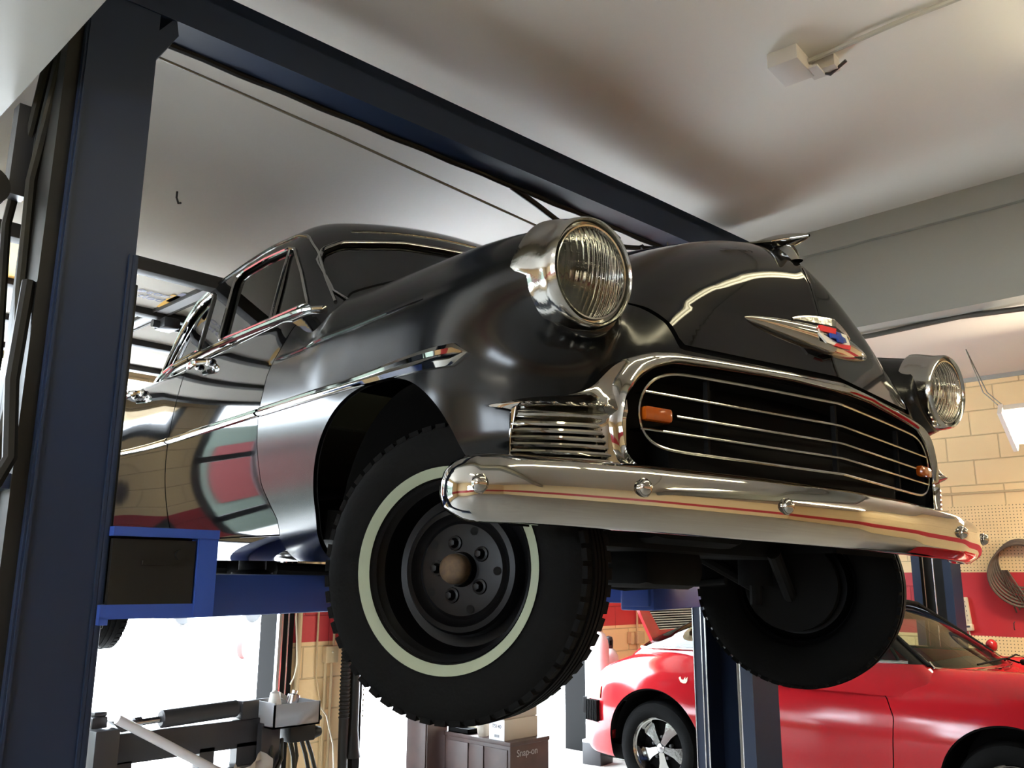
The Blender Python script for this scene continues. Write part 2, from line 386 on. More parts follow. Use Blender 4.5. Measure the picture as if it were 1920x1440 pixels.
# weld the centre: nets stop half a cell before x=0; drop and mirror with the x=0 plane clip
P0,F0=surface_nets(f_front,(-1.0575,-.78,.22),(.04,4.2,1.36),.015) if False else (P0,F0)
F0=[tuple(q) for q in F0]
def seam(P,F,h=.0155):
    """pull the innermost open border onto the centre plane"""
    P=P.copy(); m=P[:,0]>-h*.8; P[m,0]=0.; return P,F
mx=P0[:,0].max(); P0[P0[:,0]>mx-.004,0]=0.0
zbot=lambda x,y,z: smi(y,[-1,-.25,.25,3.3,4.2],[.47,.45,.27,.28,.42],.1)+.012-z
P0,F0=clip(P0,F0,zbot)
P0,F0=clip(P0,F0,lambda x,y,z: np.where((z>.9)&(y>.35),-(f_gh(x,y,z)+.006),-1.0))
P0,F0=clip(P0,F0,lambda x,y,z: -np.where(x<-.62,np.minimum(arch(y,z),rarch(y,z)),1.0))
# grille opening in the nose
P0,F0=clip(P0,F0,lambda x,y,z: np.where(y<-.42,-sdpoly(np.abs(x),z,[(-.1,.40),(.60,.40),(.66,.50),(.67,.60),(.64,.68),(.58,.725),(.50,.735),(-.1,.745)]),-1.0))
DOORF=[(.645,.355),(.645,.40),(.72,.50),(.745,.62),(.755,.72),(.735,.84),(.655,.96),(.60,1.03),(.55,1.2),(1.62,1.2),(1.60,.9),(1.597,.6),(1.592,.355)]
DOORR=[(1.597,.355),(1.602,.6),(1.605,.9),(1.625,1.2),(2.6,1.2),(2.45,.98),(2.45,.72),(2.30,.60),(2.26,.355)]
hoodx=lambda y,z: np.where(y<-.38,np.interp(z,[.70,.76,.82,.866,.905,.95,1.0],[.503,.508,.522,.552,.608,.625,.63]),.63+.05*sstep(-.2,.7,y))
g_hood=lambda x,y,z: np.maximum(np.maximum(np.abs(x)-hoodx(y,z),.762-z),y-.72)
g_df=lambda x,y,z: np.where(np.abs(x)>.6,sdpoly(y,z,DOORF),1.)
g_dr=lambda x,y,z: np.where(np.abs(x)>.6,sdpoly(y,z,DOORR),1.)
car=empty('vintage_sedan',label='black vintage sedan with chrome bumper and whitewall tire raised on the blue two-post lift',cat='car',mtx=CARM)
tmp=clip(P0,F0,g_hood); PH,FH=clip(*tmp,lambda x,y,z: g_hood(x,y,z)+.004+.006*(y<.5))
R=clip(P0,F0,lambda x,y,z:-(g_hood(x,y,z)-.004))
PDF=clip(*R,lambda x,y,z:g_df(x,y,z)+.0022); PDR=clip(*R,lambda x,y,z:g_dr(x,y,z)+.0022)
R=clip(*R,lambda x,y,z:-(g_df(x,y,z)-.0022)); R=clip(*R,lambda x,y,z:-(g_dr(x,y,z)-.0022))
# fender | rocker | rear quarter
g_rock=lambda x,y,z: np.maximum(np.maximum(z-.352,.655-y),y-2.25)
PRK=clip(*R,lambda x,y,z:g_rock(x,y,z)); R=clip(*R,lambda x,y,z:-g_rock(x,y,z))
PFD=clip(*R,lambda x,y,z:y-.95+.0*z); PQT=clip(*R,lambda x,y,z:-(y-.95))
nose=lambda x,y,z: np.maximum(np.abs(x)-.52,y-.6)
PNO=clip(*PFD,lambda x,y,z:nose(x,y,z)); PFD=clip(*PFD,lambda x,y,z:-nose(x,y,z))
def both(name,PF,m,label=None):
    a=meshobj(name,*PF,m,car,f_front); Pm,Fm=mirror(*PF); b=meshobj(name,Pm,Fm,m,car,f_front); return a,b
def joined(PF):
    P,F=PF; Pm,Fm=mirror(P,F); n=len(P); return np.concatenate([P,Pm]),list(F)+[tuple(i+n for i in q) for q in Fm]
fenR,fenL=both('front_fender',PFD,'primer')
dfR,dfL=both('front_door',PDF,'black'); drR,drL=both('rear_door',PDR,'black')
qR,qL=both('rear_quarter_panel',PQT,'black'); rkR,rkL=both('rocker_panel',PRK,'black')
hood=meshobj('hood',*joined((PH,FH)),'black',car,f_front); nosep=meshobj('nose_panel',*joined(PNO),'black',car,f_front)
# dark inner skin so panel gaps read black
PI_,FI_=joined((P0,F0)); g=np.zeros((len(PI_),3)); e=.003
for k in range(3):
    d=np.zeros(3); d[k]=e; g[:,k]=f_front(*(PI_+d).T)-f_front(*(PI_-d).T)
g/=np.linalg.norm(g,axis=1)[:,None]
keep=~((np.abs(PI_[:,2])>.98)&(PI_[:,1]>.5))
FI2=[q for q in FI_ if all(keep[i] for i in q)]
meshobj('inner_panel',PI_-g*.013,FI2,'blackdull',car)
# greenhouse
PG,FG=surface_nets(f_gh,(-.95,.0,.85),(0,3.3,1.70),.0155); mx=PG[:,0].max(); PG[PG[:,0]>mx-.004,0]=0; FG=[tuple(q) for q in FG]
PG,FG=clip(PG,FG,lambda x,y,z: np.where(z<1.3,-(f_front(x,y,z)+.03),-1.0))
WF=[(.60,1.045),(.76,1.20),(.915,1.335),(.985,1.362),(1.20,1.383),(1.40,1.385),(1.455,1.372),(1.44,1.32),(1.345,1.09),(1.32,1.075),(.95,1.058)]
WR=[(1.545,1.078),(1.66,1.35),(1.69,1.365),(1.80,1.345),(1.93,1.300),(2.05,1.215),(2.14,1.12),(2.165,1.078),(2.1,1.068)]
g_wf=lambda x,y,z: np.where(np.abs(x)>.6,sdpoly(y,z,WF),1.); g_wr=lambda x,y,z: np.where((np.abs(x)>.5)&(y>1.3),sdpoly(y,z,WR),1.)
g_ws=lambda x,y,z: np.where(y<.50+1.12*(z-1.03)-.22*(1-(np.abs(x)/.87)**2)+.075,sdpoly(np.abs(x),z,[(-.2,.98),(.70,.98),(.79,1.04),(.812,1.09),(.79,1.24),(.755,1.30),(.69,1.345),(.46,1.405),(-.2,1.45)])+.0,1.)
g_rw=lambda x,y,z: np.where(y>2.2,sdpoly(np.abs(x),z,[(-.2,1.14),(.50,1.14),(.52,1.2),(.45,1.38),(-.2,1.42)]),1.)
gl=[];Rg=(PG,FG)
for gf in (g_wf,g_wr,g_ws,g_rw):
    gl.append(clip(*Rg,lambda x,y,z:gf(x,y,z))); Rg=clip(*Rg,lambda x,y,z:-gf(x,y,z))
roof=meshobj('roof',*joined(Rg),'black',car,f_gh)
def inset(PF,d,ff=f_gh):
    P,F=PF; g=np.zeros((len(P),3)); e=.003
    for k in range(3):
        dd=np.zeros(3); dd[k]=e; g[:,k]=ff(*(P+dd).T)-ff(*(P-dd).T)
    g/=np.maximum(np.linalg.norm(g,axis=1),1e-9)[:,None]; return P-g*d,F
def pane(name,PF,side=None):
    P,F=inset(PF,.012)
    if side is None: P,F=joined((P,F))
    elif side==1: P,F=mirror(P,F)
    n=len(P); P2,F2=inset((P,F),.004); 
    return meshobj(name,np.concatenate([P,P2]),list(F)+[tuple(i+n for i in q[::-1]) for q in F2],'carglass',car,None)
for s in (None,): 
    pane('windshield',gl[2]); pane('rear_window',gl[3])
for s in (0,1):
    w1=pane('front_door_window',gl[0],s); w2=pane('rear_door_window',gl[1],s)
# headliner
P,F=inset(Rg,.02); meshobj('headliner',*joined((P,F)),'seat',car,None)
def sidex(y,z): # greenhouse side half width
    lo,hi=.3,1.1
    for _ in range(24):
        m=(lo+hi)/2
        if float(f_gh(np.array(m),np.array(y),np.array(z)))<0: lo=m
        else: hi=m
    return lo
def bodyx(y,z):
    lo,hi=.3,1.2
    for _ in range(24):
        m=(lo+hi)/2
        if float(f_front(np.array(m),np.array(y),np.array(z)))<0: lo=m
        else: hi=m
    return lo
def resample(pts,n,closed=False):
    P=[Vector(p) for p in pts]; 
    if closed: P=P+[P[0]]
    L=[0]
    for i in range(1,len(P)): L.append(L[-1]+(P[i]-P[i-1]).length)
    out=[]
    for k in range(n):
        t=L[-1]*k/(n if closed else n-1); i=max(j for j in range(len(L)) if L[j]<=t+1e-9); i=min(i,len(P)-2)
        u=(t-L[i])/max(L[i+1]-L[i],1e-9); out.append(P[i].lerp(P[i+1],u))
    return out
for s,dfo,dro in ((-1,dfR,drR),(1,dfL,drL)):
    for poly,par,rr in ((WF,dfo,.0075),(WR,dro,.0075)):
        pts=[(s*(sidex(p.x,p.y)+.002),p.x,p.y) for p in resample([(a,b,0) for a,b in poly],90,True)]
        MB().tube(pts,rr,8,closed=True,flat=.8).build('window_frame','chrome',par)
    # vent window divider
    MB().tube([(s*(sidex(y,z)-.002),y,z) for y,z in ((.885,1.062),(.93,1.20),(.985,1.36))],.0055,8).build('vent_divider','chromew',dfo)
    # drip rail
    dr=[(.50,1.04),(.62,1.15),(.76,1.285),(.90,1.39),(1.0,1.425),(1.2,1.448),(1.45,1.445),(1.70,1.425),(1.90,1.378),(2.06,1.295),(2.17,1.18),(2.235,1.06)]
    MB().tube([(s*(sidex(p.x,p.y)+.004),p.x,p.y) for p in resample([(a,b,0) for a,b in dr],60)],.0055,8).build('drip_rail','chromew',car)
    # belt moulding along the window sills
    for y0,y1,par in ((.50,1.59,dfo),(1.605,2.30,dro)):
        pts=[]
        for k in range(24):
            y=y0+(y1-y0)*k/23; z=float(np.interp(y,[.5,.6,.95,1.33,2.3],[1.012,1.022,1.040,1.053,1.047]))
            pts.append((s*(max(bodyx(y,z),sidex(y,z))+.007),y,z))
        MB().tube(pts,.013,8,flat=.6).build('belt_molding','chrome',par)
    # door handles
    for y0,par in ((1.38,dfo),(2.165,dro)):
        z=1.0-.012; x=bodyx(y0,z); mb=MB()
        mb.sphere((s*(x+.006),y0-.055,z),.02,12,(.7,1.3,.8)); mb.sphere((s*(x+.006),y0+.055,z),.015,12,(.7,1.2,.9))
        mb.tube([(s*(x+.012),y0-.06,z),(s*(x+.034),y0-.03,z),(s*(x+.042),y0,z),(s*(x+.036),y0+.045,z),(s*(x+.03),y0+.085,z-.004)],.011,10,rs=[.008,.013,.014,.012,.008])
        mb.build('door_handle','chrome',par)
    # side moulding : three lengths, thick at the front
    def mold(y0,y1,par,tip=False):
        rows=[];n=28
        for k in range(n):
            y=y0+(y1-y0)*k/(n-1); z=.722
            h=.012+.012*(1-sstep(-.3,.25,y)) 
            if tip: h*=1.15*(math.sqrt(max(0.,1-max(0,1-(y-y0)/.035)**2)) if y<y0+.035 else 1)
            xb=bodyx(y,z)-.002; pr=[(-.004,1),(.008,.95),(.013,.55),(.0105,.15),(.016,-.1),(.018,-.45),(.010,-.9),(-.004,-1)]
            rows.append([(s*(xb+a),y,z+b*h) for a,b in pr])
        MB().grid(rows,flip=s>0).build('side_molding','chrome',par)
    mold(-.29,.742,fenR if s<0 else fenL,True); mold(.76,1.588,dfo); mold(1.606,2.30,dro); mold(2.32,2.62,qR if s<0 else qL)
    MB().tube([(s*(bodyx(y,.64)+.004),y,.64) for y in np.linspace(2.30,2.75,14)],.012,8,rs=[.004]+[.013]*12+[.004],flat=.7).build('side_molding','chrome',qR if s<0 else qL)
    cr=[(s*(bodyx(y,.880)+.0005),y,.880) for y in np.linspace(.70,-.12,26)]
    MB().tube(cr,.006,8,rs=[.0008+.0062*math.sin(PI*k/25)**.6 for k in range(26)]).build('fender_crease','black',fenR if s<0 else fenL)
    # ---- headlight
    hx=s*.775
    bez=MB(); n=64; prof_o=[]
    rows=[]
    for k in range(n):
        a=2*PI*k/n; cz=math.cos(a); # cz=1 top
        back=.078+.016*math.exp(-((cz+.02)/.25)**2) if cz>-.06 else (.050+.075*max(0,(cz+.12)/.06) if cz>-.12 else .050)
        if -.16<cz<.02: back=.045+.055*(1-abs((cz+.07)/.09)) if False else back
        ring=[]
        for r,h in ((.0925,.004),(.0950,-.004),(.0985,-.005),(.1000,.004),(.1050,.005),(.1065,-.007),(.1105,-.012),(.1150,-.007),(.1185,.012)):
            ring.append((r,h))
        m=8
        for i in range(1,m+1):
            t=i/m; rr=.1185+.012*sstep(0,1,t)*(1 if cz>-.1 else .35); ring.append((rr,.012+back*t))
        ring.append((ring[-1][0]-.012,ring[-1][1]+.002))
        tilt=-.008*cz
        rows.append([(hx+math.sin(a)*r,-.533+h+tilt,.873+cz*r+.072*max(0,h-.012)) for r,h in ring])
    rows.append(rows[0]); bez.grid(rows)
    b=bez.build('headlight_bezel','chromew',fenR if s<0 else fenL)
    ln=MB().lathe([(0,-.028),(.03,-.026),(.06,-.019),(.08,-.009),(.0965,.004),(.0965,.010),(.08,-.001),(.06,-.011),(.03,-.018),(0,-.020)],48,(0,0,0),(0,1,0)).build('headlight_lens','lens',fenR if s<0 else fenL)
    ln.location=(hx,-.534,.873); ln.rotation_euler=(math.radians(4),0,0)
    rf=MB().lathe([(.0955,.0),(.086,.022),(.065,.046),(.045,.062),(.02,.072),(0,.074)],40,(hx,-.520,.873),(0,1,0)); rf.sphere((hx,-.50,.873),.012,12); rf.build('headlight_reflector','reflector',fenR if s<0 else fenL)
# windshield trim
for s in (1,):
    def gx(x,z): # find y on windshield
        lo,hi=-.2,1.6
        for _ in range(26):
            m=(lo+hi)/2
            if float(f_gh(np.array(x),np.array(m),np.array(z)))<0: hi=m
            else: lo=m
        return hi
    wp=[(-.0,1.452),(-.46,1.408),(-.69,1.348),(-.757,1.302),(-.792,1.24),(-.814,1.09),(-.79,1.035)]
    full=wp+[( -a,b) for a,b in wp[::-1]]
    pts=[(p.x,gx(p.x,p.y)-.002,p.y) for p in resample([(a,b,0) for a,b in wp[::-1]+[(-a,b) for a,b in wp[1:]]],110)]
    MB().tube(pts,.0075,8,flat=.7).build('windshield_molding','chromew',roof)
    # stainless visor strip at the roof edge
    MB().tube([(x,gx(x,1.505-.10*(x/.7)**2)-.002,1.505-.10*(x/.7)**2) for x in np.linspace(-.62,.62,30)],.004,8).build('roof_edge_trim','chromew',roof)
# interior
mb=MB(); 
for y0 in (1.15,1.95): mb.box((-.66,y0,.55),(.66,y0+.5,.80),.06); mb.box((-.66,y0+.42,.62),(.66,y0+.58,1.16),.06)
mb.build('bench_seats','seat',car)
mb=MB().box((-.74,.42,.80),(.74,.62,1.06),.04); mb.build('dashboard','blackdull',car)
st=MB(); st.tube([(.36+.19*math.cos(a),.86+.06*math.sin(a),1.04+.18*math.sin(a)) for a in np.linspace(0,2*PI,40,endpoint=False)],.011,8,closed=True); st.tube([(.17,.86,1.04),(.55,.86,1.04)],.008); st.tube([(.36,.86,1.04),(.36,.5,.9)],.018)
st.build('steering_wheel','blackdull',car)
mb=MB().box((-.84,.42,.34),(.84,3.9,.42)); mb.box((-.56,.40,.42),(.56,.46,1.05)); mb.build('floor_pan','blackdull',car)
# engine bay and suspension seen from below
mb=MB()
for s in (-1,1):
    mb.box((s*.36,-.46,.40),(s*.46,3.7,.52),.01)
mb.box((-.46,-.12,.34),(.46,.12,.46),.02); mb.box((-.50,-.50,.44),(.50,-.36,.60),.02); mb.build('chassis_frame','blackdull',car)
mb=MB().box((-.20,-.20,.36),(.20,.55,.95),.04); mb.box((-.13,-.10,.24),(.13,.40,.36),.04); mb.lathe([(0,0),(.11,0),(.16,.1),(.12,.35),(.09,.6),(0,.6)],24,(0,.55,.50),(0,1,0)); mb.build('engine','blackdull',car)
mb=MB().box((-.42,-.42,.44),(.42,-.34,1.0)); mb.box((-.64,-.40,.52),(.64,-.38,.74)); mb.build('radiator','blackdull',car)
for s in (-1,1):
    mb=MB().tube([(s*.40,-.14,.36),(s*.68,-.02,.20)],.022); mb.tube([(s*.40,.16,.36),(s*.68,0,.20)],.022); mb.tube([(s*.40,-.1,.56),(s*.66,0,.42)],.016); mb.tube([(s*.40,.1,.56),(s*.66,0,.42)],.016)
    mb.lathe([(.055,0),(.055,.3)],20,(s*.50,0,.26),(0,0,1)); mb.cyl((s*.50,0,.2),(s*.5,0,.62),.02,10); mb.build('control_arm','blackdull',car)
    mb=MB(); rows=[]
    for k in range(25):
        a=PI*k/24; rows.append([(s*x,.053+.372*math.cos(a),.36+.372*math.sin(a)) for x in (.46,.80)])
    mb.grid(rows); mb.grid([[(s*.46,.053+.372*math.cos(PI*k/24)*t,.36+.372*math.sin(PI*k/24)*t) for k in range(25)] for t in (0.02,1)]); mb.build('wheel_well','blackdull',car)
mb=MB().tube([(-.62,.18,.27),(0,.2,.25),(.62,.18,.27)],.014); mb.tube([(-.1,.5,.28),(.2,.3,.24),(.28,-.05,.27)],.012); mb.build('steering_linkage','blackdull',car)
mb=MB().tube([(.15,.5,.36),(.3,1.2,.30),(.3,2.2,.30),(.3,2.6,.40)],.03); mb.cyl((.3,1.4,.30),(.3,2.0,.30),.08,20); mb.build('exhaust','blackdull',car)
MB().tube([(-.7,2.92,.27),(.7,2.92,.27)],.045).sphere((0,2.92,.27),.15,20).build('rear_axle','blackdull',car)
# ---- bumper
def by(x): return float(smi(np.abs(x),[0,.3,.66,.85,.95,1.0,1.03],[-.665,-.65,-.605,-.56,-.525,-.485,-.44],.02))
path=[(x,by(x)) for x in np.linspace(0,1.0,40)]
path+=[(1.008,-.476),(1.014,-.465),(1.019,-.452),(1.023,-.437),(1.024,-.420),(1.022,-.403),(1.016,-.388),(1.006,-.376)]
path=[(-a,b) for a,b in path[::-1]][:-1]+path
prof=[(-.055,.050),(-.045,.062),(-.025,.069),(-.005,.066),(.012,.056),(.024,.038),(.030,.015),(.030,-.010),(.024,-.034),(.012,-.046),(.000,-.053),(-.006,-.058),(-.02,-.060),(-.045,-.058),(-.055,-.048)]
rows=[]
for i,(x,y) in enumerate(path):
    a=path[max(0,i-1)];c=path[min(len(path)-1,i+1)]; t=Vector((c[0]-a[0],c[1]-a[1])).normalized(); nx,ny=t.y,-t.x
    zc=.410+.004*math.cos(x*1.6); hs=1+.12*math.exp(-(x/.75)**2); ee=min(i,len(path)-1-i)
    es=1 if ee>8 else .78+.22*math.sqrt(1-(1-ee/8)**2)
    rows.append([(x+nx*(n-.022),y+ny*(n-.022),zc+q*hs*es) for n,q in prof])
bmp=MB().grid(rows,flip=False); n=len(prof); bmp.f.append(tuple(range(n))[::-1]); bmp.f.append(tuple(range(len(rows)*n-n,len(rows)*n))); bmp.sm+=[False]*2
bumper=bmp.build('front_bumper','chrome',car,sharp=60)
for x,z in ((-1.0,.417),(-.69,.431),(-.295,.424),(.612,.424),(.945,.425)):
    y=by(x)-.012
    MB().sphere((x*1.008,y-.0,z),.0165,18,(1,.8,1)).lathe([(.0,.0),(.019,0),(.019,-.004),(.015,-.007)],18,(x*1.005,y+.006,z),(0,1,0)).build('bumper_bolt','chrome',bumper)
for s in (-1,1): MB().box((s*.42,-.60,.38),(s*.5,-.30,.43)).box((s*.90,-.50,.37),(s*.49,-.42,.41)).build('bumper_bracket','blackdull',bumper)
# ---- grille surround
def fy(x): return float(smi(np.abs(x),[0,.62,.72,.80,.86,.90,.93,.95],[-.630,-.530,-.505,-.46,-.40,-.34,-.26,-.10],.030))
inner=[(0,.726),(.18,.730),(.43,.722),(.535,.716),(.585,.700),(.628,.672),(.662,.622),(.674,.565),(.662,.512),(.638,.490),(.57,.470),(.4,.468),(0,.468)]
outer=[(0,.757),(.18,.757),(.40,.752),(.53,.747),(.60,.735),(.655,.712),(.694,.655),(.702,.565),(.690,.500),(.660,.470),(.58,.452),(.4,.45),(0,.45)]
def sym(l): return [(-a,b) for a,b in l[::-1]]+l[1:]
I1=resample([(a,b,0) for a,b in sym(inner)],161); O1=resample([(a,b,0) for a,b in sym(outer)],161)
rows=[]
for p,q in zip(I1,O1):
    ring=[]
    for t,dy in ((-.05,.055),(0,.012),(.02,-.004),(.18,-.016),(.40,-.022),(.55,-.014),(.62,-.013),(.80,-.010),(1.0,-.002),(1.02,.02)):
        x=p.x+(q.x-p.x)*max(t,0); z=p.y+(q.y-p.y)*max(t,0); ring.append((x,fy(x)+dy,z))
    rows.append(ring)
gs=MB().grid(rows).build('grille_surround','chrome',nosep,sharp=70)
# black inner throat and mesh
rows=[[(p.x*(1-.04*t),fy(p.x)+.02+.10*t,p.y+(.60-p.y)*.10*t) for t in (0,.5,1)] for p in I1]
mb=MB().grid(rows); mb.box((-.70,-.43,.44),(.70,-.42,.76)); mb.build('grille_throat','blackdull',gs)
# bars
def gy(x): return -.622+.145*abs(x)
def bar(z,x1,x0=None):
    pts=[(-x1,gy(x1),z),(-x1*.5,gy(x1*.5),z),(-.012,gy(.012),z),(.012,gy(.012),z),(x1*.5,gy(x1*.5),z),(x1,gy(x1),z)]
    mb=MB().tube(pts,.0028,6); rows=[[(x,y+.002,zz+.0012) for x,y,zz in pts],[(x,y+.03,zz+.0012) for x,y,zz in pts],[(x,y+.03,zz-.0012) for x,y,zz in pts],[(x,y+.002,zz-.0012) for x,y,zz in pts]]
    return mb.grid(rows,smooth=False)
loop=[(0,.703),(.3,.703),(.53,.700),(.58,.688),(.615,.66),(.632,.62),(.632,.58),(.615,.545),(.58,.53),(.53,.527),(0,.527)]
lp=resample([(a,b,0) for a,b in sym(loop)],160)
for _ in range(6): lp=[lp[0]]+[(lp[i-1]+lp[i]*2+lp[i+1])/4 for i in range(1,len(lp)-1)]+[lp[-1]]
MB().tube([(p.x,gy(p.x),p.y) for p in lp],.0034,6).build('grille_rim_wire','chromew',gs)
for z,x1 in ((.648,.612),(.604,.525),(.567,.625)): bar(z,x1).build('grille_bar','chromew',gs)
mb=MB()
for x in (-.42,0,.42): MB().box((x-.004,gy(x)+.012,.527),(x+.004,gy(x)+.024,.70)).build('grille_brace','blackdull',gs)
for s in (-1,1):
    o=MB().box((-.038,-.012,-.016),(.038,.012,.016),.008).build('turn_signal','amber',gs); o.location=(s*.583,gy(.583)-.002,.600); o.rotation_euler=(0,0,s*math.radians(8.2)); o['label']='orange rectangular signal lens'
    # chrome wing with fins beside the grille
    ztop=lambda x: float(smi(np.array(x),[.655,.68,.70,.735,.765,.80,.85,.887,.92],[.712,.700,.682,.640,.625,.619,.612,.600,.596],.012))
    rows=[]; xs=list(np.linspace(.66,.89,84))
    for x in xs:
        zt=ztop(x); ring=[]; fade=1-sstep(.865,.89,x)
        for k in range(48):
            zl=.470 if x<.866 else .586+.010*min(1,(x-.866)/.022); t=k/47; z=zl+(zt-zl)*t; am=.040*(.15+.85*sstep(.67,.75,x))
            b=am*math.exp(-((z-.600)/.011)**2) if z<.600 else am*max(0,1-(z-.600)/max(.02,min(.06,zt-.600)))**1.4
            rec=float(.010*sstep(.472,.482,z)*(1-sstep(.566,.578,z))*sstep(.70,.715,x)*(1-sstep(.856,.864,x))) if x<.866 else 0
            ring.append((s*x,fy(x)-.006-b*fade+.004*t+rec,z))
        ring.append((s*x,fy(x)+.02,zt+.002)); rows.append(ring)
    w=MB().grid(rows,flip=s<0).build('grille_wing','chrome',gs)
    for k in range(6):
        z=.486+.0145*k
        MB().tube([(s*x,fy(x)-.013,z) for x in np.linspace(.695+.006*k,.866,14)],.0058,8,rs=[.002]+[.0058]*12+[.0045]).build('wing_fin','chrome',w)
# ---- hood ornament & emblem
rows=[]
for k in range(25):
    t=k/24; y=-.560+.215*t; 
    hgt=.004+.016*math.sin(PI*min(1,t*1.15))**.8 if t<.87 else .004; wid=.004+.028*math.sin(PI*t)**.9
    zc=1.170+.022*t-.004*math.sin(PI*t)
    rows.append([(wid*math.cos(a),y,zc+hgt*math.sin(a)) for a in np.linspace(0,2*PI,18,endpoint=False)])
mb=MB().grid(rows,closed=True)
rows=[]
for k in range(9):
    t=k/8; z=1.108+.062*t; rows.append([((.012+.010*(1-t)**2)*math.cos(a),-.497+.02*t+( .040-.012*t)*math.sin(a),z) for a in np.linspace(0,2*PI,16,endpoint=False)])
mb.grid(rows,closed=True)
for s in (-1,1): # swept wings
    mb.add([(s*.01,-.52,1.172),(s*.01,-.36,1.196),(s*.075,-.345,1.186),(s*.01,-.52,1.166),(s*.01,-.36,1.188),(s*.075,-.345,1.182)],[(0,1,2),(3,5,4),(0,2,5,3),(1,4,5,2),(0,3,4,1)])
mb.build('hood_ornament','chrome',hood)
def hy(x,z):
    return float(np.interp(z,[.6,.70,.76,.88,.95,1.0,1.4],[-.634,-.632,-.626,-.592,-.577,-.565,-.475]))+.16*abs(x)
rows=[]
for k in range(41):
    x=-.275+.55*k/40; t=abs(x)/.275; h=.036*(1-t**1.5)**.75+.004; zc=.872+.012*t; d=.034*(1-t**2.2)**.6+.004
    rows.append([(x,hy(x,zc)+.006-d*max(0,math.cos(a))-.002,zc+h*math.sin(a)*(1 if a<0 else .8)) for a in np.linspace(-PI/2,PI/2,13)])
em=MB().grid(rows); 
em=em.build('hood_emblem','chrome',hood,sharp=80)
rows=[]
for k in range(21):
    x=-.13+.26*k/20; t=abs(x)/.13; rows.append([(x,hy(x,.90)-.030+.014*t-q*.0,.900+.004+.016*(1-t**3)*q) for q in (0,.5,1)])
MB().grid([[(a,b-.004,c) for a,b,c in r] for r in rows]).tube([r[2] for r in rows],.004,6).build('emblem_crest','chromew',em)
def shield(name,poly,m,off):
    mb=MB(); v=[]
    for x,z in poly: v.append((x,hy(x,z)-.030-off,z))
    v2=[(a,b+.006,c) for a,b,c in v]; n=len(v)
    mb.add(v+v2,[tuple(range(n)),tuple(range(2*n-1,n-1,-1))]+[(i,(i+1)%n,(i+1)%n+n,i+n) for i in range(n)]); return mb.build(name,m,em)
shield('badge_field',[(-.062,.895),(.062,.895),(.070,.872),(.052,.850),(0,.842),(-.052,.850),(-.070,.872)],'white',.006)
shield('badge_upper_stripe',[(-.062,.896),(-.004,.896),(-.010,.880),(-.067,.880)],'badge_red',.0085)
shield('badge_lower_stripe',[(.066,.866),(.050,.850),(0,.842),(-.03,.845),(-.02,.853)],'badge_red',.0085)
bw=[(-.034,.866),(-.013,.866),(-.011,.858),(.009,.858),(.011,.866),(.034,.866),(.034,.878),(.013,.878),(.011,.886),(-.009,.886),(-.011,.878),(-.034,.878)]
shield('badge_bow_tie',bw,'badge_blue',.011)
# ---- wheels
def wheel(c,ang,outward,white=True):
    """c centre, ang = steering rotation about z, outward=+-1 (x side)"""
    R_=.333; W=.088
    ax=(0,0,1)
    prof=[(.200,-W*.80),(.212,-W*.93),(.245,-W*1.05),(.280,-W*1.05),(.306,-W*.99),(.322,-W*.88),(.330,-W*.72),(.333,-.030),(.333,.030),(.330,W*.72),(.322,W*.88),(.306,W*.99),(.280,W*1.05),(.245,W*1.05),(.212,W*.93),(.200,W*.80)]
    t=MB().lathe(prof,96)
    for k in range(56):  # tread shoulder blocks
        a=2*PI*k/56; R3=Matrix.Rotation(a,3,'Z')
        for sg in (-1,1):
            t.obox(R3@Vector((.3265,0,sg*.066)),(.012,.026,.026),R3)
    for zz in (-.035,-.012,.012,.035): t.lathe([(.3325,zz-.008),(.3365,zz-.007),(.3365,zz+.007),(.3325,zz+.008)],96)
    root=MB().lathe([(.194,W*.78),(.201,W*.84),(.204,W*.78),(.200,W*.66),(.194,W*.60),(.186,W*.52),(.180,.020),(.172,-.005),(.150,-.012),(.146,.012),(.140,.020),(.128,.022),(.120,.010),(.112,.004),(.104,.010),(.088,.012),(.040,.012),(.036,.030),(.0,.030)],72)
    root.lathe([(.198,-W*.78),(.207,-W*.86),(.205,-W*.6),(.186,-W*.5),(.180,.0),(.16,-.02),(.1,-.015),(.05,-.03),(0,-.03)],72)
    rim=root.build('wheel','rim',car,sharp=25)
    tire=t.build('tire','rubber',rim,sharp=28)
    if white: MB().lathe([(.2055,W*.90+.0015),(.217,W*.965+.0025),(.2285,W*1.010+.0030)],96).build('whitewall_band','white_band',rim)
    hub=MB().lathe([(.034,.010),(.034,.050),(.031,.060),(.024,.066),(.010,.068),(0,.068)],28).build('hub_cap','rust',rim)
    for k in range(5):
        a=2*PI*k/5+.3; x,y=.062*math.cos(a),.062*math.sin(a)
        MB().lathe([(.012,.010),(.011,.028),(.008,.033),(0,.034)],6,(x,y,0)).lathe([(.018,.012),(.017,.017),(.012,.018)],16,(x,y,0)).build('lug_nut','rim',rim)
    for k in range(5):
        a=2*PI*k/5+.93; MB().lathe([(.0,.0128),(.010,.0128)],12,(.092*math.cos(a),.092*math.sin(a),0)).build('vent_hole','blackdull',rim)
    out=Vector((outward*math.cos(ang),outward*math.sin(ang),0)); z=out; x=Vector((0,0,1)); y=z.cross(x)
    rim.matrix_local=Matrix.Translation(c)@Matrix((x,y,z)).transposed().to_4x4()
    return rim
wn=wheel((-.750,-.098,.268),math.radians(26),-1); wn['label']='front wheel with whitewall tire and rusty hub'
wf=wheel((.745,0,.268),math.radians(23),1,False)
MB().cyl((-.60,0,.268),(-.72,0,.268),.13,30).build('brake_drum','blackdull',car)
